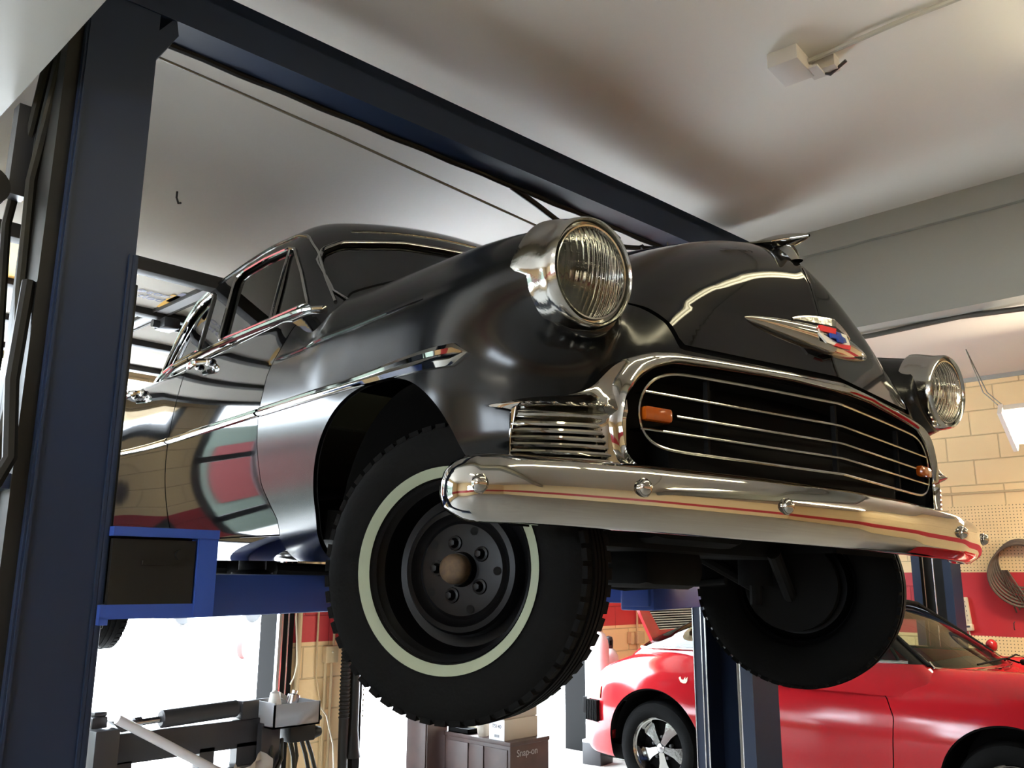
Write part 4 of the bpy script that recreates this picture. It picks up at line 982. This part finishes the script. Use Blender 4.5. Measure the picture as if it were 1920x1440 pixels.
# start both loops at the same corner
rows=[[tl(p.x,p.y,-.012) for p in O],[tl(p.x,p.y,.012) for p in O],[tl(q.x,q.y,.012) for q in N],[tl(q.x,q.y,-.012) for q in N],[tl(p.x,p.y,-.012) for p in O]]
el=mb.grid(rows,closed=True,smooth=False).build('engine_lid','red',pc)
mb=MB().add([tl(a,b,-.004) for a,b in inn_]+[tl(a,b,-.008) for a,b in inn_],[tuple(range(6)),tuple(range(11,5,-1))]); mb.build('lid_backing','blackdull',el)
for k in range(14):
    v=.125+.0205*k; MB().add([tl(a,b,c) for a,b,c in ((-.36,v,.0),(.36,v,.0),(.36,v+.006,.004),(-.36,v+.006,.004),(-.36,v,-.012),(.36,v,-.012))],[(0,1,2,3),(0,4,5,1)]).build('lid_slat','lite',el)
MB().tube([(.1,1.5,.9),(.15,1.72,1.18)],.008).build('lid_strut','steel',el)
MB().box((-.42,1.40,.55),(.42,1.78,.80),.04).lathe([(0,0),(.16,0),(.16,.06),(.13,.08),(0,.08)],24,(0,1.70,.72),(0,1,0)).build('engine','blackdull',pc)
# stickers / chips on rear fender
x_=lambda y,z: solve(f_p,None,y,z,'x',PX,PX-1.2)
pts=[(-.03,.02),(-.012,-.004),(.008,-.012),(.03,-.010),(.038,.004),(.034,.03),(.022,.012),(.018,.03),(.008,.010),(-.008,.012),(-.02,.03)]
mb=MB(); cy,cz_=3.50,.79; v=[(x_(cy-a,cz_+b)-.003-PX,cy-a-2.6,cz_+b) for a,b in pts]; mb.add(v,[tuple(range(len(v)))]); mb.build('flame_sticker','beige',pc)
# wheels
def pwheel(cx,cy,s):
    prof_=[(.205,-.085),(.23,-.098),(.27,-.10),(.298,-.09),(.312,-.07),(.318,-.03),(.318,.03),(.312,.07),(.298,.09),(.27,.10),(.23,.098),(.205,.085)]
    rim=MB().lathe([(.196,.070),(.204,.084),(.208,.078),(.200,.066),(.190,.060),(.182,.02),(.178,-.03),(.176,-.08)],60).build('wheel','chromew',pc)
    MB().lathe(prof_,72).build('tire','rubber',rim)
    MB().lathe([(.176,-.03),(.10,-.02),(0,-.02)],40).build('wheel_dish','blackdull',rim)
    MB().lathe([(0,.050),(.020,.050),(.030,.044),(.034,.030),(.034,.0)],24).build('hub_cap','steel',rim)
    for k in range(5):
        a=2*PI*k/5+.4; R3=Matrix.Rotation(a,3,'Z'); mb=MB()
        pr=[(-.020,.03),(.020,.03),(.030,.10),(.052,.155),(.040,.178),(-.040,.178),(-.052,.155),(-.030,.10)]
        up=[tuple(R3@Vector((u,v,.040 if v<.05 else .036-.10*(v-.03)))) for u,v in pr]; dn=[tuple(R3@Vector((u*1.15,v,-.01))) for u,v in pr]; n=len(pr)
        mb.add(up+dn,[tuple(range(n)),tuple(range(2*n-1,n-1,-1))]+[(i,(i+1)%n,(i+1)%n+n,i+n) for i in range(n)]); mb.build('wheel_spoke','chromew',rim)
        MB().lathe([(.011,0),(.011,.03),(0,.034)],6,tuple(R3@Vector((.05,.055,0)))).build('lug_nut','dark',rim)
    z=Vector((s,0,0)); x=Vector((0,0,1)); y=z.cross(x); rim.matrix_local=Matrix.Translation((cx,cy-2.6,.325))@Matrix((x,y,z)).transposed().to_4x4()
for s in (-1,1):
    for cy in (3.735,1.50): pwheel(s*.71,cy,s)
# ------------------------------------------------------------------ second lift column behind the red car
l2=empty('lift_column',(7.17,2.5,0),'dark blue lift column with twin cables standing beyond the red car windshield','lift column')
MB().prism([(a-7.17,b-2.5) for a,b in Cpoly(7.20,7.42,2.31,2.60,side=-1)],'z',0,1.86).build('column','liftblue',l2)
MB().tube([(.05,.02,0),(.05,.02,1.84)],.005,6).build('cable','steel',l2); MB().tube([(.05,-.055,0),(.05,-.055,1.84)],.005,6).build('cable','steel',l2)
MB().box((.08,-.12,.02),(.14,.06,1.84)).build('carriage_channel','liftdark',l2)
# ------------------------------------------------------------------ workshop props
def thing(name,loc,label,cat,group=None,rz=0):
    o=empty(name,loc,label,cat,group); o.rotation_euler=(0,0,rz); return o
# hydraulic bench machine, lower left
hp=thing('hydraulic_press',(2.0,3.9,0),'black hydraulic ram bench with long cylinder and parts box before the bright doorway','workshop machine')
X0=2.0; Y0=3.9
def H(a,b,c): return (a-X0,b-Y0,c)
MB().box(H(1.535,3.80,0),H(1.635,3.95,.852),.006).build('post','dark',hp)
MB().box(H(2.30,3.82,0),H(2.40,3.95,.80),.006).build('post','dark',hp)
mb=MB().box(H(1.60,3.86,.70),H(2.42,3.92,.822),.004); mb.box(H(2.02,3.86,.60),H(2.09,3.92,.72)).box(H(2.20,3.86,.56),H(2.34,3.92,.72)).box(H(1.60,3.86,.665),H(1.72,3.92,.71)); mb.build('crossbeam','dark',hp)
MB().box(H(1.60,3.85,.585),H(2.36,3.93,.625),.004).build('lower_rail','dark',hp)
mb=MB()
for k in range(9): mb.lathe([(.006,-.006),(.012,-.006),(.012,.006),(.006,.006),(.006,-.006)],10,H(1.66+.028*k,3.85,.645),(0,1,0))
mb.tube([H(1.64,3.85,.645),H(1.92,3.85,.645)],.003).build('drive_chain','dark',hp)
MB().lathe([(0,0),(.030,0),(.038,.006),(.038,.355),(.032,.362),(0,.362)],30,H(1.835,3.88,.862),(1,.0,.03)).build('hydraulic_cylinder','dark',hp)
MB().cyl(H(1.73,3.88,.857),H(1.84,3.88,.862),.014).cyl(H(1.72,3.88,.857),H(1.75,3.88,.858),.024).build('piston_rod','steel',hp)
MB().box(H(1.535,3.85,.855),H(1.60,3.93,.900),.006).box(H(1.545,3.86,.90),H(1.60,3.92,.918),.006).build('end_clamp','dark',hp)
MB().add([H(1.61,3.84,.880),H(1.73,3.86,.872),H(1.73,3.86,.835),H(1.66,3.85,.83),H(1.61,3.90,.880),H(1.73,3.90,.872),H(1.73,3.90,.835),H(1.66,3.90,.83)],[(0,1,2,3),(4,7,6,5),(0,4,5,1),(1,5,6,2),(2,6,7,3),(3,7,4,0)]).build('yoke','dark',hp)
MB().box(H(2.205,3.84,.825),H(2.29,3.93,.905),.004).build('cylinder_mount','dark',hp)
MB().tube([H(1.615,3.80,.893),H(2.22,3.78,.545),H(2.5,3.77,.38)],.020,14).build('brace_tube','lite',hp)  # light grey stands in for sunlight on the tube
bx=MB(); 
for a,b in (((2.31,3.74,.782),(2.318,3.95,.895)),((2.552,3.74,.782),(2.56,3.95,.885)),((2.31,3.74,.782),(2.56,3.748,.888)),((2.31,3.942,.782),(2.56,3.95,.895)),((2.31,3.74,.782),(2.56,3.95,.79))): bx.box(H(*a),H(*b))
tr=bx.build('parts_box','grey',hp)
MB().lathe([(0,0),(.035,0),(.022,.07),(.0,.085)],20,H(2.37,3.84,.86)).build('funnel','white',tr); MB().lathe([(0,0),(.028,0),(.028,.04),(.012,.045),(.012,.06),(0,.06)],20,H(2.46,3.83,.875),(.2,0,1)).build('fitting','steel',tr)
MB().obox(H(2.42,3.88,.91),(.05,.05,.02),Matrix.Rotation(.5,3,'Y')).build('gasket','white',tr)
mb=MB().box(H(2.44,3.80,.70),H(2.58,3.90,.78),.006).lathe([(0,0),(.026,0),(.030,.02),(.022,.05),(0,.05)],18,H(2.58,3.84,.73),(1,0,0)).sphere(H(2.60,3.80,.80),.012); mb.build('valve_block','liftdark',hp)
for k,(x,dx,r) in enumerate(((2.36,-.05,.010),(2.42,-.10,.009),(2.46,.02,.011),(2.52,.05,.010),(2.55,.06,.010),(2.49,-.03,.008))):
    MB().tube([H(x,3.84,.72),H(x+dx*.2,3.80,.64),H(x+dx,3.80,.50),H(x+dx*1.3,3.84,.36),H(x+dx,3.86,.15),H(x+dx,3.86,.02)],r,8).build('hydraulic_hose','hose',hp)
MB().tube([H(2.56,3.85,.86),H(2.60,3.84,.87),H(2.66,3.83,.80),H(2.70,3.82,.66),H(2.72,3.82,.45),H(2.74,3.82,.02)],.004,6).build('power_cord','beige',hp)
mb=MB(); rows=[[H(2.14+.18*i/8,3.76+.02*math.sin(i*1.3+j),.66-.035*j-.03*math.sin(i*.8)) for i in range(9)] for j in range(6)]; mb.grid(rows)
cl_=mb.build('shop_rag','card',None); cl_.location=(X0,Y0,0); tag(cl_,'crumpled grey-green shop rag hanging on the black hydraulic bench','rag')
# pillar: conduit, boxes, hoses
wb=thing('electrical_box',(3.60,YB-.002,.96),'cream electrical box with twin conduits running down the block pillar between the doorways','electrical box')
MB().box((-.05,-.05,-.055),(.05,0,.055),.006).build('box_body','cream',wb); MB().sphere((.0,-.052,.015),.008).build('knob','beige',wb)
for x in (-.028,.022): MB().tube([(x,-.015,-.05),(x,-.015,-.955)],.010,8).build('conduit','cream',wb)
MB().tube([(.03,-.015,.05),(.03,-.015,2.15)],.008,8).build('conduit','cream',wb)
pc2=MB().tube([(3.50,YB-.012,2.6),(3.50,YB-.012,1.0),(3.505,YB-.012,.82),(3.53,YB-.012,.72),(3.56,YB-.012,.62),(3.56,YB-.012,.02)],.007,8).build('wall_cable','cream'); tag(pc2,'thin cream cable with a bend running down the block pillar','cable')
pp=MB().tube([(3.35,YB-.02,.02),(3.35,YB-.02,2.6)],.018,10).build('wall_pipe','cream'); tag(pp,'cream painted vertical pipe at the left edge of the block pillar','pipe')
rp=MB().tube([(3.27,YB-.02,2.63),(3.27,YB-.08,2.2),(3.275,YB-.09,1.2),(3.285,YB-.10,1.05),(3.29,YB-.11,.92),(3.265,YB-.12,.84),(3.24,YB-.12,.80)],.006,6).build('door_rope','beige'); tag(rp,'frayed yellow rope hanging beside the left doorway frame','rope')
ex=thing('exhaust_hose',(3.70,YB-.12,0),'dark corrugated exhaust hose hanging down the pillar with a flared nozzle end','exhaust hose')
prof_=[(0,.55)]; z=.55
while z<2.6: prof_+=[(.030,z),(.036,z+.006),(.036,z+.012),(.030,z+.018)]; z+=.024
MB().lathe(prof_+[(0,2.62)],18,(-.035,0,0)).build('corrugated_tube','liftdark',ex)
MB().tube([(-.035,0,.56),(-.03,0,.3),(-.02,0,.02)],.032,12).build('hose_tail','liftdark',ex)
MB().tube([(.045,.0,2.6),(.045,0,.45)],.034,12).build('sheathed_tube','liftdark',ex); MB().lathe([(.034,.48),(.045,.36),(.058,.30),(.0,.30)],20,(.045,0,0)).build('nozzle','liftdark',ex)
cn=MB()
for k in range(60): cn.sphere((3.835,YB-.10,.55+.034*k),.010,8,(.6,.6,1))
cn.tube([(3.835,YB-.10,.02),(3.835,YB-.10,2.63)],.003,5); tag(cn.build('door_chain','steel'),'thin bright door chain hanging by the dark exhaust hose','chain')
wb2=thing('electrical_box',(7.03,YB-.002,.93),'pair of small cream switch boxes on the back wall beside the gas cylinders','electrical box')
MB().box((-.055,-.05,-.06),(.0,0,.05),.008).build('box_body','cream',wb2); MB().box((.03,-.06,-.06),(.15,0,.05),.008).build('box_body','cream',wb2); MB().tube([(.09,-.015,.05),(.09,-.015,2.1)],.010,8).build('conduit','cream',wb2); MB().tube([(.09,-.015,-.05),(.09,-.015,-.9)],.010,8).build('conduit','cream',wb2)
# gas cylinders
def gas(x,y,h,r,label):
    t=thing('gas_cylinder',(x,y,0),label,'gas cylinder')
    MB().lathe([(0,0),(r*.95,0),(r,.02),(r,h*.80),(r*.93,h*.85),(r*.70,h*.895),(r*.42,h*.915),(r*.36,h*.92),(0,h*.92)],32).build('tank','tankw',t)
    MB().lathe([(r*.38,h*.905),(r*.44,h*.93),(r*.46,h*.985),(r*.36,h*1.02),(0,h*1.03)],20).build('valve_cap','dark',t); MB().box((-r*.46,-r*.48,h*.945),(-r*.1,-r*.40,h*.99)).build('cap_slot','blackdull',t)
gas(6.24,4.98,1.115,.105,'taller white gas cylinder with a dark valve cap behind the red car')
gas(6.46,5.02,.945,.088,'shorter white gas cylinder with a dark valve cap beside the taller one')
dm=thing('drum',(6.36,4.72,0),'small white metal drum on the floor under the tail of the red car','drum')
MB().lathe([(0,0),(.125,0),(.13,.01),(.13,.26),(.125,.27),(0,.27)],32).build('drum_body','tankw',dm)
bt=thing('car_battery',(6.0,4.78,0),'black and pale car battery standing on the floor by the doorway post','battery',None,math.radians(8))
MB().box((-.10,-.07,0),(.10,.10,.165),.004).build('battery_case','dark',bt); MB().box((-.101,-.071,.165),(.101,.101,.188),.004).build('battery_top','lite',bt)
for x in (-.06,.06): MB().cyl((x,.05,.188),(x,.05,.205),.010,12).build('terminal','steel',bt)
# tool cart with cartons
ct=thing('tool_cart',(4.215,4.20,0),'dark brown steel tool cart with cartons on top, under the whitewall tire','tool cart')
MB().box((-.175,-.30,.10),(.175,.29,.49),.006).build('cabinet','brown',ct)
MB().box((-.18,-.305,.475),(.18,.295,.50),.004).build('cart_top','brown',ct)
for k,(y0,y1) in enumerate(((-.28,-.085),(-.075,.055),(.065,.27))): MB().box((-.183,y0,.14),(-.175,y1,.455),.003).build('drawer','brown',ct)
for x,y in ((-.13,-.25),(.13,-.25),(-.13,.25),(.13,.25)): MB().lathe([(0,-.015),(.05,-.015),(.05,.015),(0,.015)],20,(x,y,.05),(1,0,0)).box((x-.01,y-.02,.05),(x+.01,y+.02,.11)).build('caster','blackdull',ct)
text_mesh('cart_lettering','Snap-on',.058,'grey',Matrix.Translation((-.03,-.306,.43))@Matrix.Rotation(PI/2,4,'X'),ct)
cb=thing('tool_cabinet',(4.00,4.62,0),'tall dark brown steel cabinet standing left of the tool cart','cabinet')
MB().box((-.09,-.09,0),(.10,.10,.74),.005).build('cabinet_body','brown',cb); MB().box((-.08,-.097,.08),(.09,-.09,.55),.003).build('cabinet_door','brown',cb)
def carton(x,y,z,w,d,h,label,txt=None,rz=0):
    t=thing('carton',(x,y,z),label,'carton',None,rz)
    MB().box((-w/2,-d/2,0),(w/2,d/2,h),.002).build('carton_body','card',t)
    MB().box((-w/2-.0015,-d/2,0),(-w/2,d/2,h)).build('end_label','cardw',t)
    if txt:
        R=Matrix(((0,0,-1,-w/2-.0022),(-1,0,0,0),(0,1,0,h*.66),(0,0,0,1)))
        text_mesh('carton_lettering',txt,.030,'ink',R,t)
        R2_=R.copy(); mb=MB()
        for k in range(8): mb.box((-w/2-.0022,-.022+.0055*k,.016),(-w/2-.0016,-.0195+.0055*k,.032))
        mb.build('bar_code','ink',t)
    return t
carton(4.195,4.02,.50,.30,.13,.12,'white-ended carton printed T5140 lying on the brown tool cart','T5140')
carton(4.20,4.03,.621,.30,.13,.115,'upper carton stacked on the carton printed T5140')
pb=thing('paper_bag',(4.10,4.19,.50),'crumpled brown paper bag on the tool cart left of the cartons','paper bag',None,.4)
rows=[[(.045*math.cos(a)*(1+.15*math.sin(3*a+i)),.035*math.sin(a)*(1+.2*math.cos(2*a+i)),.10*i/5) for a in np.linspace(0,2*PI,13)[:-1]] for i in range(6)]
MB().grid(rows,closed=True,smooth=False).add([r for r in rows[0]],[tuple(range(12))]).build('bag_body','card',pb)
ty=thing('parts_tray',(4.14,4.38,.50),'shallow dark tray with a wooden stick on the tool cart','tray')
MB().box((-.09,-.10,0),(.12,.09,.006)).box((-.09,-.10,0),(-.084,.09,.03)).box((.114,-.10,0),(.12,.09,.03)).box((-.09,-.10,0),(.12,-.094,.03)).box((-.09,.084,0),(.12,.09,.03)).build('tray_pan','blackdull',ty)
MB().obox((-.02,0,.037),(.018,.20,.012),Matrix.Rotation(.1,3,'Z')).build('stick','beige',ty)
# right wall
ps=thing('power_strip',(XR-.02,2.40,1.22),'white multi-outlet power strip hanging on the red band of the pegboard','power strip')
ps.rotation_euler=(math.radians(-4),0,0)
MB().box((-.035,-.03,-.10),(0,.03,.12),.008).box((-.045,-.036,-.14),(0,.036,-.09),.006).build('strip_body','beige',ps)
for k in range(5):
    mb=MB(); 
    z=-.065+.036*k
    MB().box((-.0365,-.012,z),(-.034,-.008,z+.012)).box((-.0365,.008,z),(-.034,.012,z+.012)).build('socket_slot','ink',ps)
MB().box((-.047,-.02,-.115),(-.044,.02,-.100)).build('switch','ink',ps)
MB().tube([(-.02,0,-.14),(-.02,-.01,-.3),(-.03,-.0,-.55),(-.02,.01,-.9)],.005,6).build('power_cord','beige',ps)
co=thing('belt_coil',(XR-.028,1.96,1.60),'coil of dusty brown belts and hoses hanging on the pegboard at the right edge','belts')
for k in range(7):
    r=.17+.008*k; ph=.25*k; pts=[(-.012*k+.01*math.sin(3*a),(r+.012*math.sin(2*a+ph))*math.cos(a),(r*1.08)*math.sin(a)-.015*k) for a in np.linspace(0,2*PI,40,endpoint=False)]
    MB().tube(pts,.009,6,closed=True).build('belt_loop','belt',co)
for k in range(6):
    MB().tube([(-.02-.01*k,.15-.012*k,-.05),(-.03-.01*k,.13-.02*k,-.16),(-.02-.01*k,.10-.025*k,-.27),(-.02-.01*k,.07-.028*k,-.37+.02*(k%3))],.008,6,flat=.6).build('belt_end','belt',co)
ol=thing('outlet_box',(XR-.02,2.20,.80),'cream double outlet box below the pegboard with a plug in it','outlet')
MB().box((-.05,-.05,-.06),(0,.05,.06),.006).build('box_body','beige',ol); MB().sphere((-.06,.01,-.03),.02,12).build('plug','ink',ol)
for z in (.02,-.03): MB().box((-.052,-.015,z),(-.050,.015,z+.02)).build('socket','ink',ol)
pn=MB().box((XR-.04,1.2,.66),(XR,2.06,.86),.004).build('wall_panel','brown'); tag(pn,'brown panel edge on the wall below the pegboard','panel')
pk=thing('pegboard_hook',(XR-.02,2.06,1.13),'small dark hook on the red band between the power strip and belt coil','hook'); MB().tube([(0,0,.03),(-.03,0,.02),(-.035,0,-.02),(-.02,0,-.03)],.004,6).build('hook','dark',pk)
pl_=thing('pull_cord',(XR,2.78,1.56),'thin pull cord with small knob on the wall left of the far column','cord')
MB().tube([(-.02,0,.12),(-.02,0,-.20)],.003,6).build('cord','beige',pl_); MB().sphere((-.02,0,-.21),.010,10,(1,1,1.5)).build('knob','badge_red',pl_); MB().box((-.03,-.01,.12),(0,.01,.18)).build('clip','beige',pl_)
hk=thing('ceiling_hook',(1.62,3.72,ZC),'tiny dark hook in the ceiling above the sedan roof','hook'); MB().tube([(0,0,0),(0,0,-.03),(.015,.01,-.05),(.03,.02,-.04)],.005,6).build('hook','dark',hk)
# outside
M['haze']=mat('silver_grey_paint',(.032,.034,.038),.6,spec=.1); M['hazered']=mat('faded_red',(.10,.012,.010),.7)
def parked(x,y,label,rz):
    t=thing('parked_car',(x,y,-.02),label,'car',None,rz)
    pr=[(-2.2,.30),(-2.25,.60),(-2.0,.85),(-1.4,.95),(-.8,1.35),(.6,1.38),(1.3,.98),(2.1,.85),(2.25,.55),(2.2,.30)]
    rows=[[(s*w,a,b) for a,b in pr] for s,w in ((-1,.78),(-1,.86),(1,.86),(1,.78))]
    MB().prism([(a,b) for a,b in pr],'x',-.85,.85).build('body','haze',t)
    MB().prism([(-.72,1.0),(-.6,1.28),(.5,1.30),(1.0,1.0)],'x',-.86,.86).build('side_glass','grey',t)
    for sx in (-1,1):
        for sy in (-1.4,1.35): MB().lathe([(0,-.1),(.28,-.1),(.31,-.07),(.31,.07),(.28,.1),(.18,.1),(.16,.08),(0,.08)],28,(sx*.80,sy,.31),(sx,0,0)).build('wheel','grey',t)
parked(12.2,27.5,'washed-out pale car parked outside beyond the left doorway, left one',math.radians(80))
parked(17.4,27.0,'washed-out pale car parked outside, right one next to the door frame',math.radians(84))
lw=thing('spare_wheel',(8.9,15.6,.19),'pale wheel with a red tire edge standing on the bright driveway outside','wheel',None,math.radians(35))
MB().lathe([(.15,-.06),(.21,-.05),(.22,0),(.21,.05),(.15,.06)],36,(0,0,0),(0,1,0)).build('tire','hazered',lw); MB().lathe([(0,-.02),(.12,-.02),(.16,-.065),(.16,.065),(.12,.04),(0,.04)],36,(0,0,0),(0,1,0)).build('rim','white',lw)
nb=thing('reflection_backdrop',(-4.5,11.5,-.02),'unseen dim green building with a red sign panel beyond the side windows','backdrop')  # unseen facade and red panels, added to shape the sedan door reflections
M['panelred']=mat('red_reflection_panel',(.085,.005,.006),.6)
M['wallgreen']=mat('dim_green_backdrop',(.055,.072,.058),.8)
MB().box((-8,0,0),(6.4,3,3.7)).build('wall','wallgreen',nb); MB().box((2.3,-.06,1.1),(3.9,0,3.1)).build('red_panel','panelred',nb); MB().box((4.6,-.06,1.1),(5.6,0,3.1)).build('red_panel','panelred',nb)
# ------------------------------------------------------------------ world & view
w=bpy.data.worlds.new('sky'); S.world=w; w.use_nodes=True; nt=w.node_tree; bg=nt.nodes['Background']
bg.inputs[0].default_value=(.80,.90,1,1); bg.inputs[1].default_value=16
S.view_settings.view_transform='Standard'; S.view_settings.look='None'; S.view_settings.gamma=1; S.view_settings.exposure=1.1
S.view_settings.use_curve_mapping=False
S.cycles.max_bounces=10; S.cycles.diffuse_bounces=4; S.cycles.glossy_bounces=5; S.cycles.transmission_bounces=6; S.cycles.caustics_reflective=False; S.cycles.caustics_refractive=False
S.cycles.use_denoising=True
